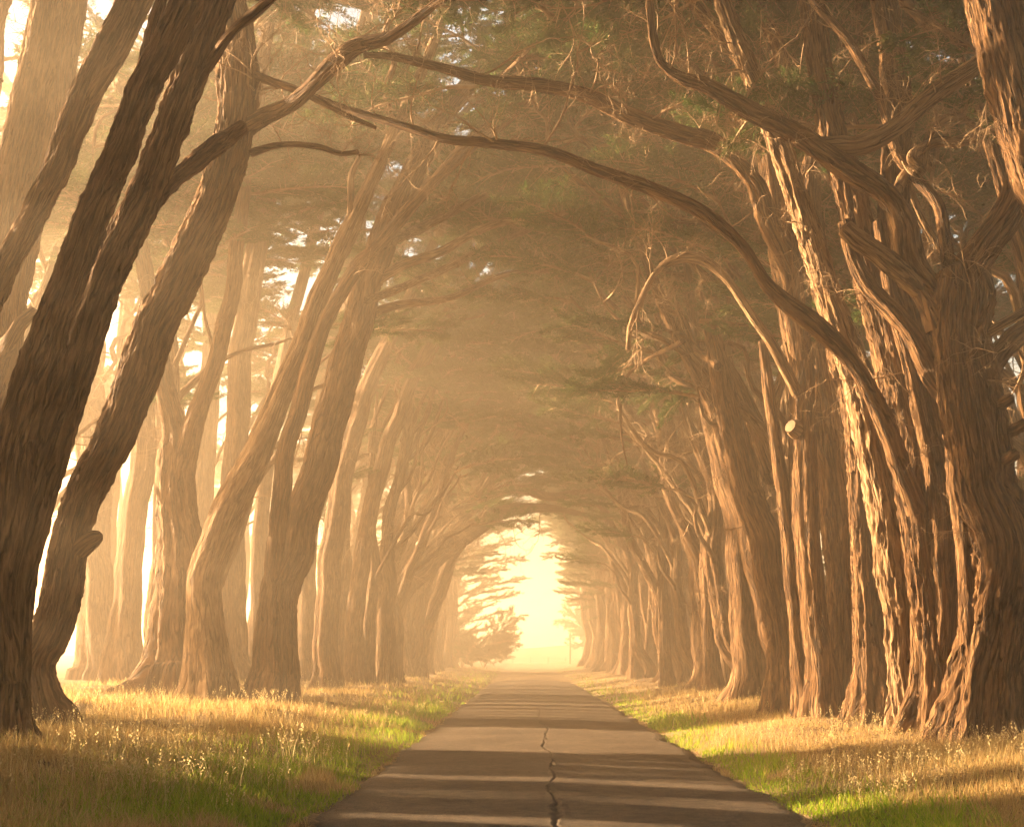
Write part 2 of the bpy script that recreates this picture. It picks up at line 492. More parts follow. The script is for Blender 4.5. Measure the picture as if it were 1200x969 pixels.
def scatter(N, side, x0, x1, y0, y1, seed, pw=1.4):
    r = np.random.RandomState(seed)
    u = r.rand(N)
    # density falling with distance so that it stays even in the picture
    a, b = y0 ** (-pw + 1e-9), y1 ** (-pw + 1e-9)
    y = (a + (b - a) * u) ** (-1 / pw)
    x = side * (x0 + (x1 - x0) * r.rand(N))
    return x, y
def edge_green(x, y):
    """0..1: how green the sward is here"""
    ax = np.abs(x)
    ed = 2.62 + (vn2(y * .4, y * 0, 21) - .5) * .5
    wd = np.where(x < 0, 2.3, 1.15) * (0.55 + 0.9 * vn2(x * .1 + 3, y * .33, 22))
    return np.clip(1.25 - (ax - ed) / wd, 0, 1) * np.where(ax > ed - .12, 1, 0) * (vn2(x * 1.6, y * 1.1, 24) > 0.22)

gd, gg, gs = Geo(), Geo(), Geo()
for side, seed in ((-1, 1), (1, 2)):
    for (N, x0, x1, y0, y1, ws) in ((115000, 2.5, 9.5, 8.5, 45, 1.0), (26000, 2.5, 15.0, 28, 130, 2.6)):
        x, y = scatter(N, side, x0, x1, y0, y1, seed * 10 + int(x1))
        g = edge_green(x, y)
        r = np.random.RandomState(seed + int(y1))
        isg = r.rand(N) < g
        ax = np.abs(x)
        thin = sstep(5.0, 8.0, ax) * (0.9 if side > 0 else 0.25)
        patch = vn2(x * .9, y * .7, 31)
        keep = (r.rand(N) > thin) & (ax > 2.52 + (vn2(y * 1.1, y * 0, 33) - .5) * .35) & ((patch > .22) | (r.rand(N) < .4))
        tall = (0.55 + 0.9 * vn2(x * .7, y * .5, 35))
        for sel, G, base, wd in ((isg & keep, gg, 0.20, 0.011), (~isg & keep, gd, 0.23 if side < 0 else 0.16, 0.008)):
            xx, yy = x[sel], y[sel]
            n_ = len(xx)
            h = base * tall[sel] * r.uniform(.45, 1.35, n_) * (0.55 + 0.45 * sstep(2.6, 3.6, np.abs(xx)))
            lean = h * r.uniform(.1, .85, n_)
            V, Q, T, tip = blades(n_, xx, yy, h, wd * ws * r.uniform(.7, 1.3, n_), lean, 0, seed + n_)
            G.add(V, Q, T)
# tall flowering stems with seed heads
def seedheads(x, y, h, seed, size=1.0):
    r = np.random.RandomState(seed)
    N = len(x)
    V, Q, T, tip = blades(N, x, y, h, 0.005 * size + 0 * x, h * r.uniform(.05, .4, N), 0, seed)
    gs.add(V, Q, T)
    for k in range(6):
        c = tip + np.stack([r.normal(0, .010, N), r.normal(0, .010, N), -0.022 * k + r.normal(0, .006, N)], -1)
        d = np.stack([r.normal(0, 1, N), r.normal(0, 1, N), r.uniform(.6, 1.8, N)], -1)
        d /= np.linalg.norm(d, axis=1)[:, None]
        s_ = np.cross(d, r.normal(0, 1, (N, 3))); s_ /= np.linalg.norm(s_, axis=1)[:, None]
        L_, W_ = 0.032 * size, 0.008 * size
        VV = np.stack([c, c + d * L_ * .5 + s_ * W_, c + d * L_, c + d * L_ * .5 - s_ * W_], 1).reshape(-1, 3)
        gs.add(VV, np.arange(N)[:, None] * 4 + np.array([[0, 1, 2, 3]]))
for side, N, seed in ((-1, 3200, 51), (1, 1500, 52)):
    x, y = scatter(N, side, 2.9, 11 if side < 0 else 6.5, 11.6, 60, seed)
    k = vn2(x * .9, y * .6, 41) > .42
    r = np.random.RandomState(seed)
    x, y = x[k], y[k]
    seedheads(x, y, r.uniform(.28, .58, len(x)) * (1 if side < 0 else .7), seed)
for (cx_, cy_, n_) in ((-4.45, 13.4, 60), (-4.9, 16.6, 70), (-3.7, 18.5, 50), (-6.3, 30.0, 30), (5.2, 14.0, 40), (-5.6, 12.6, 40)):
    r_ = np.random.RandomState(int(cy_ * 7))
    seedheads(cx_ + r_.normal(0, .28, n_), cy_ + r_.normal(0, .45, n_), r_.uniform(.35, .62, n_), n_, 1.15)
link('dry_grass', gd.mesh('dry_grass', GRASS_DRY), kind='stuff', label='golden dry grass covering the banks on both sides', cat='grass')
link('green_grass', gg.mesh('green_grass', GRASS_GREEN), kind='stuff', label='bright green grass fringing both edges of the road', cat='grass')
link('seed_grass', gs.mesh('seed_grass', SEED), kind='stuff', label='taller pale grass stems carrying feathery seed heads', cat='grass')

# litter of bark, twigs and needles under the trees
gl = Geo()
for side, N, x0, x1 in ((1, 9000, 4.2, 9.5), (-1, 3500, 5.5, 11)):
    x, y = scatter(N, side, x0, x1, 12, 60, 77 + side)
    r = np.random.RandomState(78)
    z = ground_z(x, y)
    a = r.rand(N) * 6.28
    L_ = r.uniform(.03, .16, N); W_ = r.uniform(.006, .02, N)
    d = np.stack([np.cos(a), np.sin(a), r.uniform(-.1, .45, N)], -1)
    s_ = np.stack([-np.sin(a), np.cos(a), r.uniform(-.3, .3, N)], -1)
    c = np.stack([x, y, z + r.uniform(0.0, .05, N)], -1)
    VV = np.stack([c - d * L_[:, None] / 2 - s_ * W_[:, None], c - d * L_[:, None] / 2 + s_ * W_[:, None], c + d * L_[:, None] / 2 + s_ * W_[:, None] * .5, c + d * L_[:, None] / 2 - s_ * W_[:, None] * .5], 1).reshape(-1, 3)
    gl.add(VV, np.arange(N)[:, None] * 4 + np.array([[0, 1, 2, 3]]))
N = 5200
r = np.random.RandomState(5)
y = 10 + 45 * r.rand(N) ** 1.6
x = np.where(r.rand(N) < .72, np.sign(r.rand(N) - .5) * (2.62 - np.abs(r.normal(0, .16, N))), r.uniform(-2.6, 2.6, N))
a = r.rand(N) * 6.28; L_ = r.uniform(.012, .07, N); W_ = r.uniform(.003, .010, N)
d = np.stack([np.cos(a), np.sin(a), r.uniform(-.02, .25, N)], -1)
s_ = np.stack([-np.sin(a), np.cos(a), 0 * a], -1)
c = np.stack([x, y, 0.035 * (1 - (x / 2.6) ** 2) + .014 + 0 * x], -1)
VV = np.stack([c - d * L_[:, None] / 2 - s_ * W_[:, None], c - d * L_[:, None] / 2 + s_ * W_[:, None], c + d * L_[:, None] / 2 + s_ * W_[:, None] * .5, c + d * L_[:, None] / 2 - s_ * W_[:, None] * .5], 1).reshape(-1, 3)
gl.add(VV, np.arange(N)[:, None] * 4 + np.array([[0, 1, 2, 3]]))
link('leaf_litter', gl.mesh('leaf_litter', LEAF_DRY), kind='stuff', label='brown litter of bark and twigs under the trees', cat='leaf litter')

# ------------------------------------------------------------------ shared boughs and dead twigs
def rnd_dir(r):
    v = r.normal(0, 1, 3); return v / np.linalg.norm(v)
def bough_mesh(seed, dry=False):
    """a flat spreading cypress bough along +X, about 3.2 m long"""
    r = np.random.RandomState(seed)
    G = Geo()
    L_ = 3.2
    ts = np.linspace(0, 1, 6)
    ax = np.stack([ts * L_, np.cumsum(r.normal(0, .10, 6)), 0.25 * np.sin(ts * 2.5) + np.cumsum(r.normal(0, .04, 6))], -1)
    ax[0] = 0
    G.tube(ax, np.linspace(.055, .012, 6), 5, 9, 0, seed=seed, lobe=0, knob=0)
    fine = catmull(ax, 40)
    tuft = []
    for k in range(26):
        t = 0.12 + 0.88 * (k + r.rand()) / 26
        p = fine[min(int(t * 39), 39)]
        sgn = 1 if k % 2 else -1
        ln = (0.55 + 0.85 * math.sin(min(t * 1.25, 1) * 2.6)) * r.uniform(.6, 1.15)
        an = math.radians(r.uniform(28, 68)) * sgn
        d = np.array([math.cos(an), math.sin(an), r.uniform(-.10, .28)])
        q1 = p + d * ln * .5 + np.array([0, 0, r.uniform(-.05, .06)])
        q2 = p + d * ln + np.array([0, 0, r.uniform(-.12, .14)])
        G.tube([p, q1, q2], [.016, .010, .004], 3, 4, 0, seed=k, lobe=0, knob=0, cap=False)
        nt_ = int(7 + ln * 9)
        for u in r.uniform(.18, 1.05, nt_):
            c = p + (q1 - p) * min(u * 2, 1) + (q2 - q1) * max(0, u * 2 - 1)
            a2 = an + math.radians(r.uniform(-55, 55))
            d2 = np.array([math.cos(a2), math.sin(a2), r.uniform(-.12, .35)])
            tuft.append((c, d2, r.uniform(.16, .34)))
    C = np.array([t[0] for t in tuft]); D = np.array([t[1] for t in tuft]); S_ = np.array([t[2] for t in tuft])
    per = 15
    n_ = len(C) * per
    c = np.repeat(C, per, 0); d = np.repeat(D, per, 0); s_ = np.repeat(S_, per)
    u = r.rand(n_)
    c = c + d * (s_ * u)[:, None] + r.normal(0, .030, (n_, 3)) * np.array([1, 1, .7])
    d = d + r.normal(0, .55, (n_, 3)) * np.array([1, 1, .6]); d /= np.linalg.norm(d, axis=1)[:, None]
    sd_ = np.cross(d, r.normal(0, .5, (n_, 3)) + np.array([0, 0, 1.0])); sd_ /= np.linalg.norm(sd_, axis=1)[:, None] + 1e-9
    ll = r.uniform(.07, .15, n_)[:, None]; ww = r.uniform(.010, .020, n_)[:, None]
    V = np.stack([c - sd_ * ww, c + sd_ * ww, c + d * ll], 1).reshape(-1, 3)
    G.add(V, None, np.arange(n_)[:, None] * 3 + np.array([[0, 1, 2]]), None, 1)
    return G.mesh('bough', [TWIG, LEAF_DRY if dry else LEAF])
BOUGH = [bough_mesh(100 + i) for i in range(6)]
BOUGH_DRY = bough_mesh(200, True)

def twig_mesh(seed, L_=1.7):
    """a bare, crooked dead branch with many curling twigs, along +X"""
    r = np.random.RandomState(seed)
    G = Geo()
    def grow(p, d, ln, rad, lv):
        k = 5 if lv < 2 else 4
        pts = [p]; dd = d.copy()
        for i in range(k):
            dd = dd + r.normal(0, .17 + .08 * lv, 3); dd /= np.linalg.norm(dd)
            pts.append(pts[-1] + dd * ln / k)
        G.tube(pts, np.linspace(rad, rad * .35, k + 1), 4 if lv == 0 else 3, k * 2, 0, seed=seed, lobe=0, knob=0, cap=False)
        if lv < 3:
            for i in range((7, 4, 2)[lv]):
                q = pts[1 + r.randint(k)]
                nd_ = d + r.normal(0, .75, 3); nd_ /= np.linalg.norm(nd_)
                grow(q, nd_, ln * r.uniform(.35, .62), rad * .5, lv + 1)
    grow(np.zeros(3), np.array([1.0, 0, 0.1]), L_, .022, 0)
    return G.mesh('dead_twigs', TWIG)
TWIGS = [twig_mesh(300 + i) for i in range(6)]

def orient(loc, d, roll=0.0, s=1.0):
    d = Vector(d).normalized()
    q = d.to_track_quat('X', 'Z')
    return Matrix.Translation(Vector(loc)) @ q.to_matrix().to_4x4() @ Matrix.Rotation(roll, 4, 'X') @ Matrix.Scale(s, 4)

# ------------------------------------------------------------------ trees
NTREE = 0
class Tree:
    def __init__(s, base, label, group=None, name='cypress_tree'):
        global NTREE
        NTREE += 1
        s.base = np.array(base, float)
        s.seed = NTREE * 13
        s.o = link(name, None, loc=tuple(s.base), label=label, cat='tree', group=group)
        s.r = np.random.RandomState(s.seed)
        s.lines = []
    def stem(s, name, C, R, n, m, mat=None, label=None, **kw):
        G = Geo()
        s.seed += 1
        G.tube(C, R, n, m, seed=s.seed, **kw)
        s.lines.append((np.asarray(C), np.asarray(R)))
        return link(name, G.mesh(name, mat or BARK, s.base), s.o, label=label)
    def bough(s, p, d, sc_=1.0, roll=0.0, dry=False):
        me = BOUGH_DRY if dry else BOUGH[s.r.randint(len(BOUGH))]
        return link('bough', me, s.o, mw=orient(np.asarray(p) - s.base, d, roll, sc_))
    def twigs(s, p, d, sc_=1.0):
        return link('dead_twigs', TWIGS[s.r.randint(len(TWIGS))], s.o, mw=orient(np.asarray(p) - s.base, d, s.r.uniform(0, 6.28), sc_))
    def limb(s, p0, p1, r0, r1, bend=0.12, n=8, name='limb', rise=0.1, mat=None):
        p0 = np.asarray(p0, float); p1 = np.asarray(p1, float)
        L_ = np.linalg.norm(p1 - p0)
        k = 6
        t = np.linspace(0, 1, k)[:, None]
        C = p0 * (1 - t) + p1 * t
        C[:, 2] += rise * L_ * np.sin(t[:, 0] * np.pi)
        C[1:-1] += s.r.normal(0, bend * L_ / 5, (k - 2, 3))
        s.stem(name, C, np.linspace(r0, r1, k), n, max(8, int(L_ * 3)), mat=mat, relief=0, lobe=.05, wander=.5)
        return catmull(C, 24)
    def crown(s, top, side, n_limb=4, n_bough=9, r0=0.12, reach=5.5, zmin=13.2, zmax=17.8, spread=4.0, ntw=5):
        if top[1] < 28: zmin, n_bough = 14.8, max(3, n_bough - 2)
        """limbs arching from the head of a stem, with boughs near their ends"""
        top = np.asarray(top, float)
        for i in range(n_limb):
            tgt = np.array([top[0] - side * s.r.uniform(-1.5, reach), top[1] + s.r.uniform(-spread, spread), s.r.uniform(max(zmin, top[2] - .5), zmax)])
            ln = s.limb(top + s.r.normal(0, .05, 3), tgt, r0 * s.r.uniform(.7, 1.1), .03, bend=.25)
            for b in range(max(2, int(2.0 * n_bough / n_limb + .5))):
                q = ln[s.r.randint(9, 24)]
                an = s.r.rand() * 6.28
                dv = np.array([math.cos(an) - side * .45, math.sin(an) * .9, s.r.uniform(-.18, .22)])
                s.bough(q, dv, s.r.uniform(.8, 1.25), s.r.uniform(-.4, .4))
            for b in range(ntw):
                q = ln[s.r.randint(3, 24)]
                s.twigs(q, s.r.normal(0, 1, 3) * np.array([1, 1, .6]), s.r.uniform(.6, 1.3))

def pxstem(tree, name, pts, Y, dY=0.0, mat=None, label=None, flare=0.0, base=False, tip=True, q=1.0, relief=None, extend=None, wander=0.25, mid=0.0, lobe=.06):
    """a stem or limb given by where it shows: (px, py, width) at depth Y, drifting by dY to its end"""
    pts = [tuple(p) for p in pts]
    k = len(pts)
    seg = [0.0]
    for a_, b_ in zip(pts[:-1], pts[1:]):
        seg.append(seg[-1] + math.hypot(b_[0] - a_[0], b_[1] - a_[1]))
    C, R = [], []
    Y0 = Y
    tp = getattr(tree, 'tp', [])
    if not base and tp and name != 'trunk':
        Y0 = min(tp, key=lambda q_: (q_[0] - pts[0][0]) ** 2 + (q_[1] - pts[0][1]) ** 2)[2]
    for i, (x, y, w_) in enumerate(pts):
        t = seg[i] / seg[-1]
        YY = Y + dY * t + mid * math.sin(math.pi * t) + (Y0 - Y) * max(0, 1 - t / .25)
        if name == 'trunk' or w_ > 18:
            tp = tp + [(x, y, YY)]
        a_, b_ = pts[max(i - 1, 0)], pts[min(i + 1, k - 1)]
        dx_, dy_ = abs(b_[0] - a_[0]), abs(b_[1] - a_[1])
        cs = (dy_ / math.hypot(dx_, dy_) if dy_ > dx_ else 1.0) * (.9 if Y < 30 and pts[0][0] < 200 else 1)   # widths were read across, level
        C.append(P(x, y, YY)); R.append(w_ * 0.43 * max(cs, .72) / F * YY)
    tree.tp = tp
    if base:
        c0 = C[0].copy(); c0[2] = float(ground_z(c0[0], c0[1])) - .25
        C.insert(0, c0); R.insert(0, R[0] * 1.02)
    wmax = max(p[2] for p in pts)
    wavg = sum(p[2] for p in pts) / k
    n = int(np.clip(wavg * 2.4 * q, 7, 150))
    m = int(np.clip(seg[-1] / (2.8 if wavg > 25 else 5) * q, 10, 340))
    if not base and name == 'limb' and wander == .25:
        wander = .55
    if relief is None:
        relief = 0.050 if wavg > 34 else (0.026 if wavg > 18 else (0.010 if wavg > 9 else 0))
    tree.stem(name, C, R, n, m, mat=mat, label=label, relief=relief, lobe=lobe, flare=flare, wander=wander)
    if C[0][0] > 0 and Y < 40 and k > 6:
        F_ = catmull(np.asarray(C), 60); R_ = catmull(np.stack([R, R, R], -1), 60)[:, 0]
        for _ in range(6):
            i_ = tree.r.randint(30, 56)
            d_ = tree.r.normal(0, 1, 3); d_ /= np.linalg.norm(d_)
            tree.twigs(F_[i_] + d_ * R_[i_] * .7, d_ + np.array([0, -.2, .3]), tree.r.uniform(.3, .85))
    return C, R

def ptree(label, base_px, group=None, Y=None):
    Yb = Y or base_depth(*base_px)
    x = CAMX + (base_px[0] - VX) / F * Yb
    t = Tree((x, Yb, float(ground_z(x, Yb))), label, group)
    t.Y = Yb
    return t

def sprout(t, C, count, sc_=(0.4, 1.0), lo=0.2, hi=1.0):
    F_ = catmull(np.asarray(C), 40)
    for _ in range(count):
        i = int(np.clip(t.r.uniform(lo, hi) * 39, 0, 39))
        t.twigs(F_[i], t.r.normal(0, 1, 3) + np.array([0, 0, .2]), t.r.uniform(*sc_))

# ---- left foreground
LG = 'cypresses of the left row'
RG = 'cypresses of the right row'
t = ptree('dark multi-stemmed cypress at the left edge, nearest of the left row', (12, 880))
C, R = pxstem(t, 'trunk', [(12, 872, 62), (10, 830, 52), (14, 742, 54), (22, 646, 64), (55, 524, 62), (90, 422, 50), (120, 327, 52), (163, 238, 52), (196, 153, 47), (230, 68, 48), (262, -10, 44), (300, -90, 38)], t.Y, 2.0, base=True, flare=.55)
t.crown(C[-1], -1, 4, 8, ntw=6)
C, R = pxstem(t, 'trunk', [(2, 800, 50), (-4, 700, 52), (0, 640, 52), (15, 540, 56), (45, 430, 52), (80, 327, 44), (112, 238, 45), (144, 170, 42), (168, 102, 44), (192, 55, 46), (222, -10, 46), (250, -90, 40)], t.Y - .35, 1.0, wander=.3)
t.crown(C[-1], -1, 3, 5)
pxstem(t, 'limb', [(132, 215, 26), (150, 150, 22), (168, 85, 20), (180, 30, 16), (196, -20, 14)], t.Y + .5, .6)
pxstem(t, 'limb', [(165, 266, 26), (182, 240, 30), (205, 212, 28), (240, 180, 25), (285, 150, 20)], t.Y + 1.2, 2.5)
pxstem(t, 'limb', [(243, 80, 18), (272, 38, 15), (300, 14, 14), (330, -12, 12), (380, -60, 9)], t.Y + 1.3, -1.0)

t = ptree('leaning rough-barked cypress with a stubby knob low on its trunk', (50, 852))
C, R = pxstem(t, 'trunk', [(50, 848, 70), (45, 810, 54), (44, 776, 49), (55, 742, 52), (71, 691, 53), (85, 626, 49), (109, 558, 54), (141, 490, 58), (170, 422, 60), (207, 327, 62), (250, 240, 60), (268, 190, 58), (277, 140, 54), (279, 90, 60), (280, 45, 46), (272, -10, 32), (262, -80, 28)], t.Y, 0.5, base=True, flare=.5, relief=.062)
TB = t
t.crown(C[-1], -1, 3, 6)
pxstem(t, 'stub', [(88, 652, 30), (102, 636, 27), (113, 629, 22), (118, 627, 14)], t.Y - .1, 0, wander=0, relief=.01)
C, R = pxstem(t, 'limb', [(288, 150, 26), (312, 137, 22), (340, 122, 20), (368, 98, 20), (396, 70, 25), (422, 53, 21), (450, 47, 17), (480, 30, 14), (508, 8, 11), (535, -14, 9), (580, -60, 6)], t.Y, -3.0)
sprout(t, C, 7, (.4, .8), .4, 1)
C, R = pxstem(t, 'limb', [(296, 88, 14), (330, 100, 9), (360, 112, 8), (400, 133, 7), (440, 150, 5)], t.Y, -1)
sprout(t, C, 4, (.3, .6))
C, R = pxstem(t, 'limb', [(294, 180, 12), (330, 170, 8), (370, 172, 8), (398, 180, 7), (420, 178, 6)], t.Y, 1)
sprout(t, C, 5, (.3, .6))
sprout(t, [P(290, 60, t.Y), P(300, 120, t.Y)], 6, (.5, .9))

t = ptree('thick grey cypress trunk cut off by the upper left corner', (-70, 850), Y=25)
C, R = pxstem(t, 'trunk', [(-72, 850, 80), (-62, 640, 60), (-45, 480, 58), (-18, 340, 58), (10, 220, 56), (34, 120, 54), (52, 50, 52), (62, -10, 50), (78, -90, 44)], t.Y, 1.5, base=True, flare=.4)
t.crown(C[-1], -1, 3, 5)
C, R = pxstem(t, 'trunk', [(-60, 700, 50), (-40, 560, 46), (0, 420, 44), (18, 330, 40), (38, 240, 40), (60, 150, 38), (74, 60, 36), (88, -20, 34)], t.Y + 2.5, 1)
pxstem(t, 'limb', [(-12, 420, 34), (10, 400, 26), (24, 378, 22), (40, 365, 18)], t.Y + 1, .5)
t = ptree('dark slanting cypress stem with a gilded left rim, upper left corner', (-110, 868), Y=20.5)
C, R = pxstem(t, 'trunk', [(-112, 866, 66), (-105, 700, 52), (-90, 540, 48), (-60, 430, 46), (-22, 365, 42), (12, 300, 38), (42, 245, 38), (70, 190, 40), (96, 120, 44), (122, 68, 40), (150, 5, 34), (176, -60, 30)], t.Y, 1.0, base=True, flare=.4)
t.crown(C[-1], -1, 3, 5)
pxstem(t, 'limb', [(98, 130, 24), (122, 92, 22), (148, 50, 20), (176, -4, 18), (200, -60, 16)], t.Y + .3, 1)

t = ptree('grey cypress trunk half out of frame at the far upper left', (-150, 850), Y=27)
C, R = pxstem(t, 'trunk', [(-160, 855, 80), (-125, 640, 64), (-84, 430, 60), (-52, 250, 58), (-30, 120, 56), (-12, 10, 54), (6, -90, 50)], t.Y, 1.5, base=True, flare=.4)
t.crown(C[-1], -1, 3, 5)
# ---- hazy left trees
t = ptree('hazy cypress whose sunlit trunk forks into a V at mid height', (213, 812))
C, R = pxstem(t, 'trunk', [(213, 806, 78), (213, 760, 66), (213, 700, 60), (212, 640, 52), (210, 575, 46), (210, 530, 44), (205, 498, 30), (192, 450, 24), (183, 400, 20), (170, 320, 18), (150, 220, 16), (140, 100, 14)], t.Y, 1, base=True, flare=.5, lobe=.12)
t.crown(C[-1], -1, 2, 4)
C, R = pxstem(t, 'limb', [(212, 560, 34), (220, 515, 30), (240, 455, 24), (258, 400, 22), (272, 330, 20), (285, 230, 17), (300, 120, 15), (320, 0, 12)], t.Y, -1)
t.crown(C[-1], -1, 3, 5)
C, R = pxstem(t, 'limb', [(252, 440, 8), (248, 400, 5), (240, 370, 4), (236, 330, 3)], t.Y, -.5, mat=BARK_PALE)
sprout(t, C, 3, (.4, .7))
t = ptree('hazy cypress bending away to the right from a straight lower trunk', (240, 818))
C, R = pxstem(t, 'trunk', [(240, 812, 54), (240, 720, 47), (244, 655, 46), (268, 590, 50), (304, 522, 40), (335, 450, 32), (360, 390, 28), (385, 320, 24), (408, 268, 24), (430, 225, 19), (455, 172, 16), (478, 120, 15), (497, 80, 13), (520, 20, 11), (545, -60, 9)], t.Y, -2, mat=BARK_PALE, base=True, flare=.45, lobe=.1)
t.crown(C[-1], -1, 3, 5)
sprout(t, C, 12, (.5, 1.0), .6, 1)
C, R = pxstem(t, 'limb', [(412, 262, 14), (411, 228, 10), (412, 205, 8), (421, 184, 7), (417, 176, 5)], t.Y - 1.3, 0, mat=BARK_PALE)
C, R = pxstem(t, 'limb', [(465, 150, 12), (452, 110, 9), (462, 70, 9), (450, 40, 8), (480, -10, 7)], t.Y - 1.5, -1)
sprout(t, C, 7, (.5, 1.0))
t = ptree('broad hazy cypress with a long trunk curving up across the road', (318, 828))
C, R = pxstem(t, 'trunk', [(318, 822, 58), (324, 742, 54), (343, 640, 50), (370, 550, 48), (395, 470, 46), (415, 390, 42), (440, 310, 40), (468, 235, 34), (512, 150, 30), (546, 104, 28), (595, 55, 26), (645, 18, 24), (700, -15, 20), (760, -60, 14)], t.Y, 3, base=True, flare=.42, lobe=.1)
t.crown(C[-2], -1, 4, 8)
sprout(t, C, 12, (.6, 1.1), .6, 1)
C, R = pxstem(t, 'limb', [(330, 720, 24), (323, 640, 24), (336, 545, 24), (356, 452, 22), (380, 382, 20), (410, 328, 20), (440, 290, 21), (468, 259, 22), (512, 211, 20), (550, 174, 19), (590, 136, 19), (638, 104, 18), (670, 74, 16), (684, 52, 12), (672, 36, 9), (670, 28, 7)], t.Y - .5, -2.5)
sprout(t, C, 12, (.4, .9), .5, 1)
C, R = pxstem(t, 'limb', [(668, 76, 13), (696, 52, 11), (712, 28, 9), (724, 0, 8), (740, -40, 6)], t.Y - 3.2, 0)
sprout(t, C, 5, (.5, .9))

for pts, dY_ in (([(449, 288, 13), (475, 275, 13), (509, 260, 12), (584, 221, 10), (652, 204, 6)], 2), ([(434, 334, 14), (470, 312, 13), (516, 293, 12), (584, 262, 10), (645, 255, 8), (706, 231, 6), (723, 218, 4)], -2), ([(431, 352, 12), (475, 335, 11), (520, 315, 10), (567, 293, 9), (618, 269, 7), (683, 245, 5)], 3), ([(424, 372, 12), (460, 358, 11), (520, 350, 9), (600, 320, 7), (670, 318, 4)], 1)):
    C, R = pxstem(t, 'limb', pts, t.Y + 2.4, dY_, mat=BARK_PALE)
    sprout(t, C, 9, (.4, 1.0), .3, 1)
left_more = [
    ('faint pale cypress trunk beside the bright field, left of the forked one', [(150, 806, 50), (148, 740, 40), (152, 660, 34), (163, 560, 32), (175, 450, 30), (196, 320, 28), (215, 200, 26), (228, 120, 26), (240, 0, 22)], 46),
    ('pale upright trunk showing between the slanting stems at upper left', [(118, 800, 50), (112, 640, 42), (104, 480, 38), (98, 330, 34), (92, 220, 30), (84, 150, 26), (70, 0, 20)], 50),
    ('hazy upright cypress just right of the bent one with a sunlit sliver', [(272, 806, 40), (270, 690, 32), (274, 560, 30), (280, 450, 31), (290, 350, 31), (303, 270, 28), (322, 200, 24), (345, 110, 20), (365, 0, 16)], 47),
    ('tall ghostly straight trunk rising behind the curving cypress on the left', [(392, 800, 36), (396, 690, 32), (400, 560, 31), (406, 430, 30), (412, 320, 30), (420, 210, 28), (427, 120, 26), (431, 40, 24), (436, -50, 20)], 58),
    ('slender hazy cypress leaning right, dark against the glow', [(384, 794, 34), (388, 650, 32), (402, 551, 30), (420, 490, 27), (438, 439, 23), (462, 388, 19), (489, 330, 15), (512, 280, 12), (540, 230, 9)], 50),
    ('hazy trunk standing between two upright ones far left', [(205, 798, 30), (230, 650, 26), (243, 500, 26), (250, 380, 26), (262, 250, 24), (272, 130, 22), (285, 0, 18)], 56),
    ('hazy slender cypress standing directly left of the broad curving one', [(300, 800, 24), (303, 690, 20), (306, 600, 19), (330, 430, 17), (372, 255, 14), (402, 120, 12), (430, 0, 9)], 52),
    ('hazy bending cypress whose thin top sweeps far right under the canopy', [(412, 795, 26), (425, 640, 22), (470, 480, 19), (530, 360, 15), (600, 270, 11), (680, 205, 8), (740, 180, 5)], 55),
    ('slim veiled cypress arching right low over the glowing verge', [(447, 792, 24), (452, 670, 20), (482, 565, 16), (540, 475, 12), (620, 400, 8), (670, 370, 5)], 66),
    ('veiled cypress between the broad curving one and the ghostly straight one', [(360, 798, 30), (362, 610, 24), (385, 440, 21), (440, 290, 17), (500, 190, 13), (562, 112, 10), (620, 60, 7)], 58),
    ('thin pale stem crossing behind the V-forked cypress', [(180, 802, 28), (190, 610, 22), (186, 430, 19), (205, 260, 17), (250, 90, 14), (280, -20, 11)], 52),
    ('pale slender trunk furthest left among the mist-lit ones', [(133, 806, 28), (126, 650, 22), (138, 500, 20), (152, 330, 18), (182, 180, 16), (210, 40, 13)], 57),
]
for lb, pts, Yb in left_more:
    bx = pts[0][0]
    t = ptree(lb, (bx, 800), Y=Yb)
    g_py = VY + (CAMZ - t.base[2]) * F / Yb
    pts = [(bx, g_py - 2, pts[0][2])] + pts[1:]
    C, R = pxstem(t, 'trunk', pts, Yb, t.r.uniform(-2, 2), base=True, flare=.5, lobe=.12, q=.8)
    t.crown(C[-2], -1, 4, 12, r0=.1, zmax=20)
    sprout(t, C, 6, (.6, 1.2), .4, 1)

# limbs arching near the tunnel's end
t = ptree('hazy cypress with a long bare limb reaching up over the road', (482, 789), Y=72)
C, R = pxstem(t, 'trunk', [(482, 792, 30), (488, 720, 24), (505, 668, 21), (540, 612, 18), (570, 572, 15), (590, 538, 13), (611, 504, 12), (638, 470, 10), (665, 432, 8), (690, 400, 5)], 72, -4, base=True, flare=.4)
t.crown(C[-4], -1, 3, 6)
t = ptree('massive hazy cypress whose limb arches low across the far opening', (452, 792), Y=66)
C, R = pxstem(t, 'trunk', [(440, 794, 50), (446, 740, 46), (468, 690, 42), (505, 655, 34), (545, 627, 27), (588, 601, 18), (615, 596, 14), (650, 596, 9), (690, 604, 5)], 66, 4, base=True, flare=.4)
sprout(t, C, 8, (1.0, 1.8), .6, 1)
C, R = pxstem(t, 'limb', [(450, 700, 30), (480, 630, 24), (520, 606, 20), (556, 594, 16), (600, 572, 13), (645, 582, 12), (690, 577, 10), (742, 584, 6)], 67, 6)
sprout(t, C, 8, (1.0, 1.8), .5, 1)
t.crown(P(520, 606, 69), -1, 4, 12, zmin=9, r0=.15)

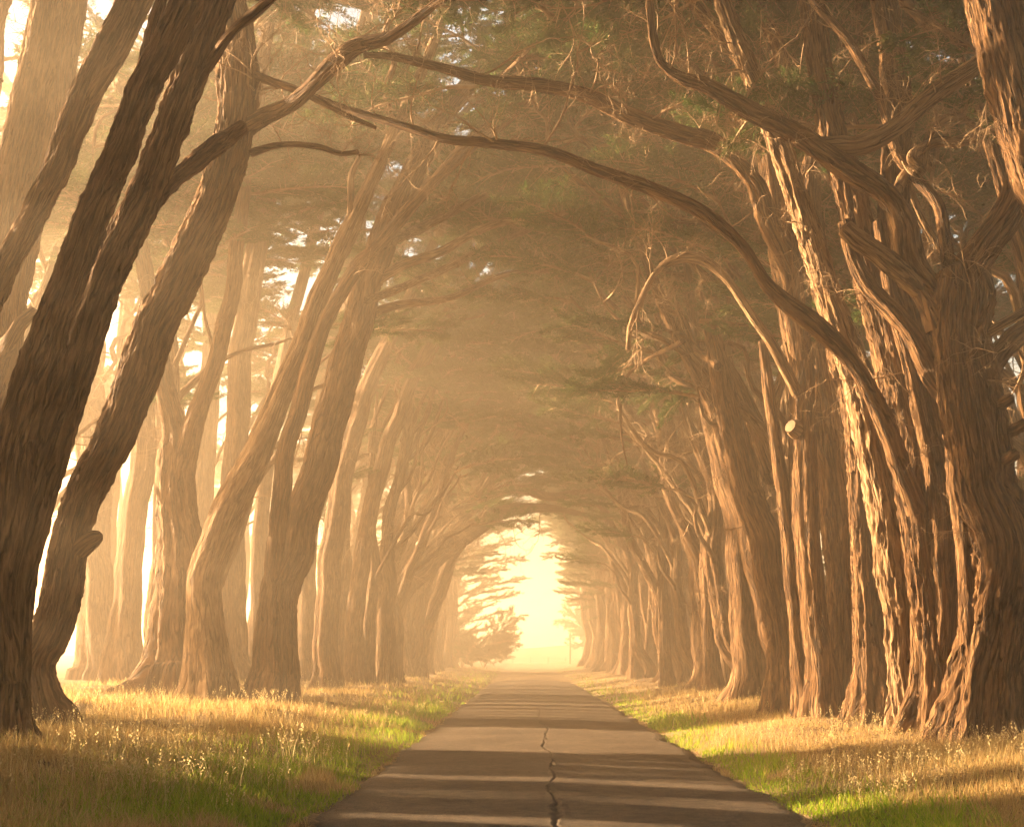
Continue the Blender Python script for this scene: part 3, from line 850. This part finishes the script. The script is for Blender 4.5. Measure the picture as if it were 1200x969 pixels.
# ---- right foreground
t = ptree('near-black cypress trunk leaning in from the upper right corner', (1330, 900), Y=17.5)
C, R = pxstem(t, 'trunk', [(1335, 900, 90), (1325, 700, 76), (1305, 500, 72), (1270, 340, 70), (1232, 230, 72), (1203, 150, 70), (1180, 75, 70), (1160, 0, 68), (1140, -90, 60)], t.Y, .6, base=True, flare=.4)
t.crown(C[-1], 1, 3, 6, ntw=3)
t = ptree('massive fork-headed cypress at the right with dark furrowed trunk', (1150, 868))
R1 = t
C, R = pxstem(t, 'trunk', [(1152, 862, 88), (1156, 800, 84), (1164, 730, 88), (1172, 647, 92), (1158, 560, 88), (1142, 480, 82), (1130, 400, 74), (1124, 350, 78), (1122, 318, 62)], t.Y, 0, base=True, flare=.5, relief=.07, lobe=.09)
C, R = pxstem(t, 'limb', [(1118, 372, 58), (1124, 335, 56), (1145, 300, 52), (1172, 262, 48), (1190, 222, 44), (1204, 160, 40), (1215, 60, 34), (1220, -60, 28)], t.Y, -.4, relief=.035)
t.crown(C[-1], 1, 3, 6, ntw=3)
C, R = pxstem(t, 'limb', [(1106, 385, 50), (1085, 340, 44), (1067, 306, 40), (1058, 262, 37), (1040, 228, 34), (1004, 203, 30), (950, 170, 26), (885, 133, 23), (830, 102, 19), (800, 92, 15), (776, 76, 12), (766, 50, 10), (762, 5, 9), (758, -60, 7)], t.Y, 1.2)
sprout(t, C, 12, (.3, .8), .4, 1)
C, R = pxstem(t, 'limb', [(955, 172, 22), (980, 172, 23), (1006, 170, 24), (1045, 150, 24), (1089, 117, 23), (1144, 78, 22), (1190, 45, 18)], t.Y + .6, -.7, mat=BARK_PALE)
C, R = pxstem(t, 'limb', [(1135, 500, 30), (1096, 440, 31), (1056, 382, 29), (1026, 342, 27), (1002, 300, 22), (990, 262, 20)], t.Y + .5, .8)
pxstem(t, 'broken_limb', [(1120, 390, 30), (1096, 358, 30), (1062, 326, 27), (1031, 297, 26), (1008, 280, 24), (992, 266, 20)], t.Y + .1, 0, mat=BARK_PALE)
C, R = pxstem(t, 'limb', [(1112, 310, 18), (1106, 275, 17), (1098, 240, 17), (1075, 212, 18), (1053, 180, 16), (1038, 130, 16), (1012, 80, 15), (988, 42, 15), (950, 0, 14), (925, -40, 12)], t.Y + 1.2, 1.0)
sprout(t, C, 5, (.3, .7), .4, 1)
C, R = pxstem(t, 'limb', [(1080, 200, 15), (1068, 186, 14), (1078, 176, 13), (1096, 167, 14), (1127, 167, 13), (1150, 152, 12), (1168, 143, 11)], t.Y + 1.4, .2, mat=BARK_PALE)
C, R = pxstem(t, 'limb', [(1045, 235, 16), (1060, 205, 15), (1079, 204, 14), (1087, 165, 13), (1105, 142, 12), (1127, 136, 12), (1133, 108, 10)], t.Y + 1.8, .2, mat=BARK_PALE)
C, R = pxstem(t, 'limb', [(1150, 395, 14), (1172, 382, 13), (1205, 364, 13)], t.Y - .3, 0, mat=BARK_PALE)
C, R = pxstem(t, 'limb', [(1160, 480, 40), (1162, 435, 36), (1182, 405, 34), (1225, 370, 32)], t.Y + .8, 1)
for (cx_, cy_) in ((1176, 470), (1192, 500), (1182, 535)):
    pxstem(t, 'stub', [(cx_ - 8, cy_ + 6, 16), (cx_ + 3, cy_, 15), (cx_ + 10, cy_ - 4, 14)], t.Y - .55, -.2, wander=0)

pxstem(t, 'trunk', [(1134, 860, 36), (1138, 770, 28), (1135, 660, 26), (1125, 570, 26), (1113, 480, 24), (1100, 400, 20)], t.Y - .2, .4, base=True, flare=.5)
t = ptree('reddish furrowed cypress stem hugging the massive fork-headed trunk', (1122, 858))
C, R = pxstem(t, 'trunk', [(1116, 856, 44), (1120, 800, 38), (1121, 742, 37), (1121, 647, 40), (1104, 524, 44), (1078, 422, 46), (1054, 330, 42), (1046, 230, 38), (1052, 130, 36), (1046, 60, 34), (1036, -10, 32), (1025, -90, 28)], t.Y + .7, 1.0, base=True, flare=.45)
t.crown(C[-1], 1, 3, 5, ntw=3)
t = ptree('twisted cypress with small stub branching near its rooted foot', (1090, 856))
C, R = pxstem(t, 'trunk', [(1092, 852, 56), (1090, 800, 44), (1088, 742, 40), (1081, 647, 40), (1066, 524, 42), (1046, 422, 44), (1021, 320, 42), (996, 230, 38), (976, 150, 34), (962, 80, 31), (950, 0, 29), (940, -90, 24)], t.Y + .2, 1.2, base=True, flare=.5, relief=.055)
t.crown(C[-1], 1, 3, 6)
pxstem(t, 'trunk', [(1106, 852, 26), (1104, 740, 22), (1100, 640, 22), (1088, 540, 22), (1068, 440, 20), (1046, 350, 18), (1030, 260, 15)], t.Y + .1, .3, base=True, flare=.4)
C, R = pxstem(t, 'limb', [(1075, 600, 30), (1058, 545, 29), (1038, 490, 28), (1004, 432, 26), (953, 381, 26), (902, 337, 24), (870, 290, 20), (832, 256, 18), (800, 238, 18), (750, 216, 17), (696, 200, 15), (638, 177, 13), (563, 167, 12), (522, 163, 11), (468, 146, 10), (400, 126, 9), (350, 105, 7), (310, 90, 5)], t.Y - .4, 3.0, mid=-1)
sprout(t, C, 13, (.4, 1.1), .3, 1)
t = ptree('pale cypress trunk with pruned round cuts up its sunny side', (1066, 856))
T6 = t
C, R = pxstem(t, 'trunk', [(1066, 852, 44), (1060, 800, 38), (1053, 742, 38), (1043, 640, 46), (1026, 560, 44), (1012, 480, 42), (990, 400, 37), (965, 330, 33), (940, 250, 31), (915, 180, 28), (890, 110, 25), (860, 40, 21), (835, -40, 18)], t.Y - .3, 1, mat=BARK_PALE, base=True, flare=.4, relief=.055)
t.crown(C[-1], 1, 3, 6)
sprout(t, C, 8, (.4, .9), .7, 1)
def cut_face(t, px, py, Y, r_, nrm, tr=.26):
    """an oval pruning cut: a short collar of bark round a pale disc"""
    G = Geo()
    nrm = np.array(nrm, float); nrm /= np.linalg.norm(nrm)
    c = P(px, py, Y) + nrm * (tr + .05)
    G.tube([c - nrm * .40, c - nrm * .08, c], [r_ * 1.5, r_ * 1.25, r_ * 1.02], 14, 7, 0, seed=px, lobe=.08, knob=0, cap=False)
    u = np.cross(nrm, [0, 0, 1.0]); u /= np.linalg.norm(u); v = np.cross(nrm, u)
    th = np.linspace(0, 2 * np.pi, 14, endpoint=False)
    rim = c + nrm * .004 + r_ * .98 * (np.cos(th)[:, None] * u + np.sin(th)[:, None] * v)
    V = np.vstack([rim, c + nrm * .012])
    G.add(V, None, np.stack([np.arange(14), (np.arange(14) + 1) % 14, np.full(14, 14)], -1), None, 1)
    link('pruning_cut', G.mesh('pruning_cut', [BARK_PALE, CUT], t.base, smooth=False), t.o)
Yc = T6.Y + .1
cut_face(T6, 1019, 512, Yc, .11, (-.75, -.6, .3))
cut_face(T6, 1024, 545, Yc, .12, (-.6, -.75, .2))
cut_face(T6, 1036, 600, Yc, .08, (-.4, -.85, .4))
t = ptree('flare-footed cypress stump-like trunk left of the pruned one', (1024, 846))
C, R = pxstem(t, 'trunk', [(1022, 842, 50), (1021, 790, 44), (1018, 730, 36), (1012, 640, 30), (1006, 560, 30), (996, 470, 30), (975, 380, 28), (958, 300, 26), (950, 200, 26), (985, 90, 24), (1000, 0, 22), (1010, -90, 18)], t.Y + .5, 2, base=True, flare=.55, relief=.062)
t.crown(C[-1], 1, 3, 6)
pxstem(t, 'trunk', [(1004, 838, 32), (1003, 740, 26), (1000, 640, 24), (990, 540, 24), (975, 440, 22), (962, 350, 19), (950, 250, 16)], t.Y + 1.5, .4, base=True, flare=.5)
t = ptree('shaded cypress standing back between two paler right-hand trunks', (988, 832), Y=30)
C, R = pxstem(t, 'trunk', [(990, 826, 50), (985, 742, 38), (985, 647, 40), (976, 560, 40), (962, 450, 41), (940, 330, 39), (920, 220, 35), (900, 110, 31), (886, 0, 28), (870, -90, 24)], 30, -1, base=True, flare=.5, relief=.062)
t.crown(C[-1], 1, 4, 8)
C, R = pxstem(t, 'limb', [(960, 160, 22), (940, 132, 21), (914, 70, 20), (886, 0, 18), (870, -60, 15)], 27, 0)
C, R = pxstem(t, 'limb', [(950, 165, 24), (936, 150, 24), (902, 112, 24), (866, 68, 22), (834, 30, 20), (800, -10, 16)], 26, 0)
sprout(t, C, 8, (.4, .9))
t = ptree('straight cypress with a long hooked limb bowing over the road', (962, 836))
C, R = pxstem(t, 'trunk', [(963, 830, 44), (957, 742, 38), (947, 647, 36), (943, 560, 38), (941, 480, 35), (938, 420, 32), (928, 370, 31), (916, 280, 34), (905, 204, 32), (894, 155, 30), (866, 130, 22), (830, 100, 17), (800, 68, 13), (770, 20, 10), (750, -40, 8)], t.Y, 1.5, base=True, flare=.45)
t.crown(C[-2], 1, 3, 6)
sprout(t, C, 8, (.4, 1), .7, 1)
C, R = pxstem(t, 'limb', [(942, 430, 28), (934, 370, 28), (926, 327, 28), (907, 272, 28), (890, 226, 28), (866, 196, 26), (834, 169, 24), (800, 160, 22), (740, 139, 21), (689, 113, 19), (638, 102, 17), (570, 95, 14), (519, 79, 12), (468, 67, 9), (427, 65, 6)], t.Y - .5, -2)
sprout(t, C, 13, (.4, 1.1), .35, 1)
C, R = pxstem(t, 'limb', [(938, 470, 18), (926, 446, 17), (903, 400, 16), (880, 365, 15), (852, 327, 15), (822, 304, 15), (792, 303, 14), (768, 320, 10), (750, 355, 9), (738, 385, 8), (735, 410, 6)], t.Y - .6, 1.0, mat=BARK_PALE)
sprout(t, C, 4, (.3, .6), .45, 1)
cut_face(t, 940, 508, t.Y + .5, .14, (-.75, -.55, .3), .34)
pxstem(t, 'trunk', [(940, 834, 26), (934, 750, 21), (926, 650, 19), (914, 560, 18), (902, 470, 15), (894, 400, 11)], t.Y + .3, .5, base=True, flare=.5)
t = ptree('gnarled cypress with a snapped top and forked bright stub', (922, 836))
T3 = t
C, R = pxstem(t, 'trunk', [(923, 830, 46), (917, 742, 37), (897, 647, 40), (876, 570, 35), (860, 500, 32), (845, 440, 27), (836, 400, 19), (832, 380, 15)], t.Y, .5, base=True, flare=.5, relief=.055)
C, R = pxstem(t, 'broken_limb', [(888, 386, 9), (860, 382, 9), (838, 378, 10), (820, 378, 9)], t.Y + .5, 0, mat=BARK_PALE)
sprout(t, C, 5, (.3, .5))
C, R = pxstem(t, 'limb', [(928, 640, 22), (922, 590, 21), (915, 550, 20), (902, 515, 20), (885, 492, 20), (866, 475, 18)], t.Y + .6, -.3, mat=BARK_PALE)
pxstem(t, 'limb', [(902, 500, 18), (906, 470, 16), (914, 445, 13), (918, 420, 9)], t.Y + .7, 0, mat=BARK_PALE)
pxstem(t, 'limb', [(905, 560, 26), (885, 500, 26), (868, 462, 22), (848, 425, 14)], t.Y + 1.4, 0)
for k in range(9):
    p = P(t.r.uniform(738, 850), t.r.uniform(385, 470), t.Y + 6 + t.r.uniform(-2, 2))
    t.bough(p, (t.r.uniform(-1, -.2), t.r.uniform(-.6, .6), t.r.uniform(-1.0, -.3)), t.r.uniform(.35, .6), t.r.uniform(-1, 1))
t.limb(P(842, 430, t.Y), P(745, 395, t.Y + 7), .12, .04, n=8)
C, R = pxstem(t, 'limb', [(800, 400, 8), (762, 420, 6), (735, 440, 5), (727, 470, 4), (728, 510, 3), (735, 545, 2)], t.Y + 5, 1)
sprout(t, C, 6, (.4, .8))

# ---- rows further on, built from a few kinds of tree, every tree an object of its own
def proto_tree(seed, side, far=False):
    """side -1: stands left and leans right (+X). Built round the origin, 16 m tall"""
    t = Tree((0, 0, 0), 'template', None)
    t.seed = seed; t.r = np.random.RandomState(seed)
    r = t.r
    ns = r.choice([1, 2, 2, 3])
    heads = []
    for k in range(ns):
        off = np.array([r.uniform(-.35, .35), (k - (ns - 1) / 2) * r.uniform(.5, .8), 0])
        lean = (r.uniform(1.2, 5.0) if k or ns == 1 else r.uniform(.3, 2.2)) * (.35 if far else 1)
        ht = r.uniform(11.5, 14.5)
        ts = np.array([0, .08, .2, .4, .6, .8, 1.0])
        C = np.stack([off[0] - side * lean * ts ** 1.6 + r.normal(0, .22, 7) * (ts > .1), off[1] + np.cumsum(r.normal(0, .16, 7)), -0.35 + ts * ht], -1)
        r0 = r.uniform(.30, .50) / (1 if ns == 1 else 1.2)
        R = r0 * np.array([1.15, .98, .88, .78, .62, .42, .13])
        t.stem('trunk', C, R, 30, 130, relief=.03, lobe=.13, flare=.5, wander=.4, mat=BARK if r.rand() < .6 else BARK_PALE)
        heads.append((C, R))
    for C, R in heads:
        fine = catmull(C, 30)
        for q in range(2 if ns < 3 else 1):
            i = r.randint(9, 22)
            tgt = fine[i] + np.array([-side * r.uniform(1.0, 4.2) * (.3 if far else 1), r.uniform(-2, 2), r.uniform(2.0, 5.5)])
            ln = t.limb(fine[i], tgt, r.uniform(.09, .15), .03, bend=.22, rise=.05, mat=BARK_PALE if r.rand() < .5 else None)
            for _ in range(3):
                t.twigs(ln[r.randint(6, 24)], r.normal(0, 1, 3), r.uniform(.6, 1.3))
            t.bough(ln[-2], (-side, r.uniform(-.8, .8), .1), r.uniform(.7, 1.0), r.uniform(-.4, .4))
        t.crown(C[-1] if ns < 3 else C[-2], side, 3 if ns > 1 else 5, 9 if ns > 1 else 14, r0=.11, reach=1.2 if far else 6.5, zmin=11.5, zmax=17.8, spread=3.4, ntw=2)
        for q in range(4):
            t.twigs(fine[r.randint(10, 28)], r.normal(0, 1, 3), r.uniform(.7, 1.3))
    return t
PROTO = {-1: [proto_tree(1000 + i, -1) for i in range(5)], 1: [proto_tree(2000 + i, 1) for i in range(5)],
         -2: [proto_tree(1100 + i, -1, True) for i in range(3)], 2: [proto_tree(2100 + i, 1, True) for i in range(3)]}
def copy_tree(src, loc, rz, s, label, group, prune=None):
    o = src.o.copy()
    COL.objects.link(o)
    o.location = loc; o.rotation_euler = (0, 0, rz); o.scale = s
    o['label'] = label; o['group'] = group
    M = Matrix.LocRotScale(Vector(loc), Quaternion((0, 0, 1), rz), Vector(s))
    for c in src.o.children:
        if prune is not None and c.name.split('.')[0] != 'trunk':
            ctr = M @ (c.matrix_basis @ (sum((Vector(q_) for q_ in c.bound_box), Vector()) / 8))
            if ctr.x > prune(ctr.y):      # boughs of the unseen shade trees that would reach into view are left out
                continue
        d = c.copy(); COL.objects.link(d); d.parent = o
    return o
used = {}
def place(side, x, y, label, group, prune=None, k=None, sc_=1.0):
    r = random
    src = PROTO[side * 2][k % 3] if y > 76 else PROTO[side][k]
    s = (sc_ * r.uniform(.9, 1.12), sc_ * r.uniform(.9, 1.15), sc_ * r.uniform(.93, 1.06))
    return copy_tree(src, (x, y, float(ground_z(x, y))), r.uniform(-.45, .45), s, label, group, prune)

ORD = ['first', 'second', 'third', 'fourth', 'fifth', 'sixth', 'seventh', 'eighth', 'ninth', 'tenth', 'eleventh', 'twelfth', 'thirteenth', 'fourteenth', 'fifteenth', 'sixteenth', 'seventeenth', 'eighteenth', 'nineteenth', 'twentieth', 'twenty-first', 'twenty-second', 'twenty-third', 'twenty-fourth', 'twenty-fifth', 'twenty-sixth', 'twenty-seventh', 'twenty-eighth', 'twenty-ninth', 'thirtieth', 'thirty-first', 'thirty-second', 'thirty-third', 'thirty-fourth', 'thirty-fifth'] + ['thirty-%s' % q for q in ('sixth', 'seventh', 'eighth', 'ninth')] + ['fortieth'] + ['forty-%s' % q for q in ('first', 'second', 'third', 'fourth', 'fifth', 'sixth', 'seventh', 'eighth', 'ninth')]
FRONT = {1: [], -1: []}; FAR = {1: [], -1: []}
# right row: from just past the gnarled tree to the end
y = 33.5; i = 0
while y < 138:
    if i < 10:
        lb, g = 'cypress of the right row, %s beyond the gnarled snapped-topped one' % ORD[i], RG
    else:
        lb, g = 'thin-looking hazy cypress near the far end of the right row', 'far cypresses of the right row'
    o_ = place(1, random.uniform(6.2, 7.4), y, lb, g, k=i % 5)
    if i >= 10: FAR[1].append(o_)
    y += random.uniform(1.9, 3.0) * (1 + y / 300); i += 1
# left row
y = 56.0; i = 0
while y < 112:
    if i < 6:
        lb, g = 'hazy cypress of the left row, %s beyond the ghostly straight trunk' % ORD[i], LG
    else:
        lb, g = 'glowing fog-veiled cypress near the far end of the left row', 'far cypresses of the left row'
    o_ = place(-1, random.uniform(-7.9, -6.6), y, lb, g, k=i % 5)
    if i >= 6: FAR[-1].append(o_)
    y += random.uniform(4.2, 5.8); i += 1
for sd_, word, look in ((1, 'right', 'thin-looking'), (-1, 'left', 'glowing')):
    for n_, o_ in enumerate(reversed(FAR[sd_])):
        o_['label'] = '%s hazy cypress, %s from the far end of the %s row' % (look, ORD[n_], word)
BACK = {1: [], -1: []}
# second rows standing behind
y = 22; i = 0
while y < 120:
    o_ = place(1, random.uniform(9.2, 13.5), y, 'shaded cypress standing behind the right row, seen between its trunks', 'cypresses behind the right row', k=(i + 2) % 5)
    BACK[1].append(o_); y += random.uniform(2.4, 4.2); i += 1
for i in range(9):
    BACK[1].append(place(1, random.uniform(14.5, 20), 25 + i * 3.6, 'x', 'cypresses behind the right row', k=i % 5))
y = 40; i = 0
while y < 105:
    o_ = place(-1, random.uniform(-13, -10), y, 'faint cypress standing behind the left row in the glowing fog', 'cypresses behind the left row', k=(i + 3) % 5)
    BACK[-1].append(o_); y += random.uniform(13, 18); i += 1
for i in range(8):
    o_ = place(-1, random.uniform(-34, -15), 58 + i * 9 + random.uniform(-2, 2), 'faint cypress standing behind the left row in the glowing fog', 'cypresses behind the left row', k=(i + 1) % 5)
    BACK[-1].append(o_)
for i, (x, y) in enumerate(((-17.5, 38), (-20.5, 47))):
    BACK[-1].append(place(-1, x, y, 'x', 'cypresses behind the left row', k=(i + 2) % 5))
for sd_, word, look in ((1, 'right', 'shaded'), (-1, 'left', 'fog-lit')):
    for n_, o_ in enumerate(sorted(BACK[sd_], key=lambda q_: q_.location.y)):
        o_['label'] = '%s cypress in the second rank behind the %s row, %s from the near end' % (look, word, ORD[n_])
# the avenue goes on past the camera on both sides
for i, (x, y) in enumerate(((-11.5, 9.0), (-9.0, 4.5), (-8.0, 0.5), (-8.6, -3.0), (-8.2, -7.5), (-8.8, -12), (-16.5, 11), (-12.5, 14.0), (-14.5, 18.5), (-16.6, 21.5), (-11.0, 11.8), (-12.2, 17.0), (-18, 18), (-17, 15), (-13, 6.0), (-13.5, 1.0), (-8.4, -17), (-8.8, -22))):  # the outer ones are unseen, added to shade the haze near the camera
    place(-1, x, y, 'unseen cypress on the left beside or behind the viewer, shading the near fog', 'cypresses beside the viewer', lambda y_: -.42 * y_ - 1.6 if y_ > 6 else 99, k=i % 5)
for i, (x, y) in enumerate(((9.2, 7.5), (8.0, 3.5), (8.8, 0), (8.0, -5), (8.5, -10), (16, 12), (12.5, 6), (8.2, -15), (8.4, -20))):
    place(1, x, y, 'cypress of the right row standing beside or behind the viewer', 'cypresses beside the viewer', k=i % 5)
for s_ in (-1, 1, -2, 2):
    for pt in PROTO[s_]:
        for c in list(pt.o.children):
            bpy.data.objects.remove(c)
        bpy.data.objects.remove(pt.o)

# ---- dense scrub behind the right row
def bush(x, y, rad, ht, label, group, n=26, seed=0, dry=False):
    r = np.random.RandomState(seed)
    z = float(ground_z(x, y))
    o = link('bush', None, loc=(x, y, z), label=label, cat='bush', group=group)
    G = Geo()
    for k in range(7):
        a_ = r.rand() * 6.28
        G.tube([(0, 0, -.1), (math.cos(a_) * rad * .3, math.sin(a_) * rad * .3, ht * .4), (math.cos(a_) * rad * .7, math.sin(a_) * rad * .7, ht * .8)], [.05, .035, .01], 5, 7, seed=k, lobe=0)
    link('stems', G.mesh('stems', TWIG), o)
    for k in range(n):
        a_ = r.rand() * 6.28; rr = rad * math.sqrt(r.rand()) * .7
        zz = ht * r.uniform(.08, .85) * (1 - .35 * (rr / rad) ** 2)
        d = (math.cos(a_ + r.normal(0, .5)), math.sin(a_ + r.normal(0, .5)), r.uniform(.0, .9))
        link('bough', BOUGH[r.randint(6)], o, mw=orient((math.cos(a_) * rr, math.sin(a_) * rr, zz), d, r.uniform(-1, 1), rad * r.uniform(.22, .34)))
    return o
y = 20; i = 0
while y < 100:
    bush(random.uniform(13.5, 17), y, 2.6, 4.6, 'dark bush behind the right-hand trunks, %s from the near end' % ORD[i], 'bushes behind the right row', 24, 900 + i)
    y += 3.6; i += 1

for i in range(5):  # unseen shrubs added on the sun side to keep light off the near haze
    bush(random.uniform(-18.5, -15.8), (7.5, 10.2, 13, 15.6, 23.8)[i], 2.9, 9.5, 'tall unseen shrub left of the viewer, added to shade the near fog', 'added shade shrubs out of view', 34, 960 + i)
# ---- the tunnel's far end
bush(-6.3, 118, 3.4, 4.2, 'rounded hazy bush left of the road at the far opening', None, 30, 1)
bush(-4.6, 128, 2.2, 2.8, 'small hazy bush nearest the road at the left of the opening', None, 22, 8)
bush(-10.5, 112, 3.4, 3.6, 'broad hazy bush left of the rounded one at the far opening', None, 26, 2)
bush(13, 165, 6.0, 4.4, 'long hazy thicket right of the road beyond the opening', None, 34, 3)
t = ptree('hazy cypress with layered boughs silhouetted at the bright opening', (520, 783), Y=118)
C, R = pxstem(t, 'trunk', [(512, 784, 12), (516, 740, 10), (520, 690, 9), (528, 640, 8), (535, 590, 6), (540, 550, 4)], 118, 0, base=True, flare=.4)
for (px_, py_, ln_) in ((610, 655, 1.5), (620, 680, 1.6), (600, 700, 1.5), (590, 720, 1.3), (572, 738, 1.2), (600, 638, 1.4), (590, 620, 1.6), (580, 668, 1.5), (565, 690, 1.5), (560, 650, 1.5), (575, 712, 1.2), (555, 725, 1.2), (548, 705, 1.4), (545, 672, 1.4), (552, 630, 1.4), (625, 615, 1.2), (575, 605, 1.4), (600, 690, 1.4), (548, 745, 1.2), (540, 735, 1.2), (556, 712, 1.3), (545, 655, 1.3), (560, 618, 1.3), (548, 608, 1.2), (570, 630, 1.3), (535, 700, 1.2), (562, 750, 1.1)):
    tip = P(px_, py_, 118 + t.r.uniform(-2.5, 2.5))
    org = P(522 + (768 - py_) * .06, py_ + 14, 118)
    full = tip - org
    L_ = np.linalg.norm(full)
    t.limb(org, org + full * .75, .07, .02, bend=.08, n=5)
    for f_ in (.3, .6):
        t.bough(org + full * f_, full + t.r.normal(0, .5 * L_ * .3, 3) * np.array([1, 1, .3]), ln_ * t.r.uniform(.45, .62), t.r.uniform(-.3, .3))
t = ptree('slim leaning cypress framing the right of the bright opening', (722, 783), Y=110)
C, R = pxstem(t, 'trunk', [(722, 786, 14), (712, 740, 11), (700, 690, 10), (690, 640, 9), (683, 590, 8), (676, 545, 6)], 110, 0, base=True, flare=.3)
t.crown(C[-1], 1, 3, 8)
for (px_, py_) in ((690, 700), (693, 715), (698, 728), (650, 655), (655, 640), (640, 628), (665, 620), (670, 600), (640, 606)):
    t.bough(P(px_ + 12, py_ - 8, 110 + t.r.uniform(-2, 2)), (-1, t.r.uniform(-.6, .6), -.35), t.r.uniform(.4, .6), t.r.uniform(-.4, .4))
for (px_, py_) in ((694, 702), (680, 622)):
    t.limb(P(690 + 6, py_ - 25, 110), P(px_ - 8, py_ + 6, 110), .06, .02, n=5)

# dune ridge, fence posts and marker posts beyond
def ridge(name, x0, x1, yc, dep, hts, mat):
    nx, ny = 60, 14
    X_ = np.linspace(x0, x1, nx); Y_ = np.linspace(yc - dep, yc + dep, ny)
    XX, YY = np.meshgrid(X_, Y_)
    hh = np.interp(XX, np.linspace(x0, x1, len(hts)), hts)
    ZZ = hh * np.cos((YY - yc) / dep * np.pi / 2) ** 1.2 * (0.9 + .25 * vn2(XX * .15, YY * .15, 3)) - 0.6
    V = np.stack([XX, YY, ZZ], -1).reshape(-1, 3)
    j, i = np.meshgrid(np.arange(ny - 1), np.arange(nx - 1), indexing='ij')
    Q = np.stack([j * nx + i, j * nx + i + 1, (j + 1) * nx + i + 1, (j + 1) * nx + i], -1).reshape(-1, 4)
    return link(name, mesh_from(name, V, Q, mat), kind='structure')
ridge('hill', -60, 90, 250, 40, [1.5, 2.5, 3.5, 3.2, 3.5, 4.5, 6.5, 7.5, 7.5, 6, 4], plain('scrub_hill', (0.07, 0.075, 0.04), .9, .4, (0.13, 0.12, 0.06)))
WOOD = plain('weathered_post', (0.20, 0.15, 0.10), .85, 9.0, (0.30, 0.23, 0.16))
WHITE = plain('white_marker_paint', (0.70, 0.68, 0.62), .6, 14.0, (0.78, 0.76, 0.70))
DARK = plain('reflector', (0.25, 0.05, 0.03), .4)
def post(name, x, y, h, wd, label, cat, group=None, mat=WOOD, cap=False):
    z = float(ground_z(x, y))
    o = link(name, None, loc=(x, y, z), label=label, cat=cat, group=group)
    G = Geo()
    s_ = wd / 2
    prof = [(-.1, 1), (h * .93, 1), (h, .6)]
    V, Q = [], []
    for k, (zz, f_) in enumerate(prof):
        for a_ in range(8):
            th = a_ * math.pi / 4 + .4
            V.append((math.cos(th) * s_ * f_, math.sin(th) * s_ * f_ * .8, zz))
    for k in range(2):
        for a_ in range(8):
            Q.append((k * 8 + a_, k * 8 + (a_ + 1) % 8, k * 8 + 8 + (a_ + 1) % 8, k * 8 + 8 + a_))
    G.add(V, Q, [(16, 16 + a_, 17 + a_) for a_ in range(1, 7)])
    link('shaft', G.mesh('shaft', mat, smooth=False), o)
    if cap:
        G = Geo()
        for zz in (h * .72,):
            b = [(-s_ * .7, -s_ * .9, zz), (s_ * .7, -s_ * .9, zz), (s_ * .7, -s_ * .9, zz + .12), (-s_ * .7, -s_ * .9, zz + .12)]
            b2 = [(a_, c_ - .012, d_) for a_, c_, d_ in b]
            G.add(b + b2, [(4, 5, 6, 7), (0, 4, 7, 3), (1, 2, 6, 5), (3, 7, 6, 2), (0, 1, 5, 4)])
        link('reflector_plate', G.mesh('reflector_plate', DARK, smooth=False), o)
    return o
post('utility_post', P(668, 768, 150)[0], 150, 3.6, .22, 'tall dark post standing alone right of the road at the opening', 'post')
post('marker_post', P(717, 768, 100)[0], 100, 1.1, .14, 'short pale roadside marker post at the right tree line', 'post', mat=WHITE, cap=True)
f0 = link('wire_fence', None, loc=(P(628, 768, 175)[0], 175, 0), label='faint low post and wire fence crossing beyond the opening', cat='fence')
for k in range(9):
    G = Geo(); G.tube([(k * 2.4 - 8, 0, -.2), (k * 2.4 - 8 + .02 * k, 0, 1.5)], [.07, .06], 7, 4, seed=k, lobe=.05)
    link('fence_post', G.mesh('fence_post', WOOD), f0)
for zz in (.55, .95, 1.35):
    G = Geo(); G.tube([(-8, -.07, zz), (0, -.07, zz - .03), (11.2, -.07, zz)], [.012] * 3, 4, 12, lobe=0)
    link('wire', G.mesh('wire', WOOD), f0)

# ------------------------------------------------------------------ haze
m, n, out = new_mat('haze')
pv = nd(n, 'ShaderNodeVolumePrincipled')
pv.inputs['Color'].default_value = (1.0, 0.865, 0.67, 1)
pv.inputs['Density'].default_value = HAZE
pv.inputs['Anisotropy'].default_value = 0.6
n.links.new(pv.outputs[0], out.inputs['Volume'])
b0, b1 = (-950, -80, -3.5), (950, 1550, 21.5)
V = [(x, y, z) for z in (b0[2], b1[2]) for y in (b0[1], b1[1]) for x in (b0[0], b1[0])]
Q = np.array([(0, 2, 3, 1), (4, 5, 7, 6), (0, 1, 5, 4), (2, 6, 7, 3), (0, 4, 6, 2), (1, 3, 7, 5)])
link('haze', mesh_from('haze', V, Q, m, None, False), kind='stuff', label='golden morning fog filling the tree tunnel', cat='fog')
print('tris', sum(len(me.polygons) * 2 for me in bpy.data.meshes), 'objs', len(bpy.data.objects))
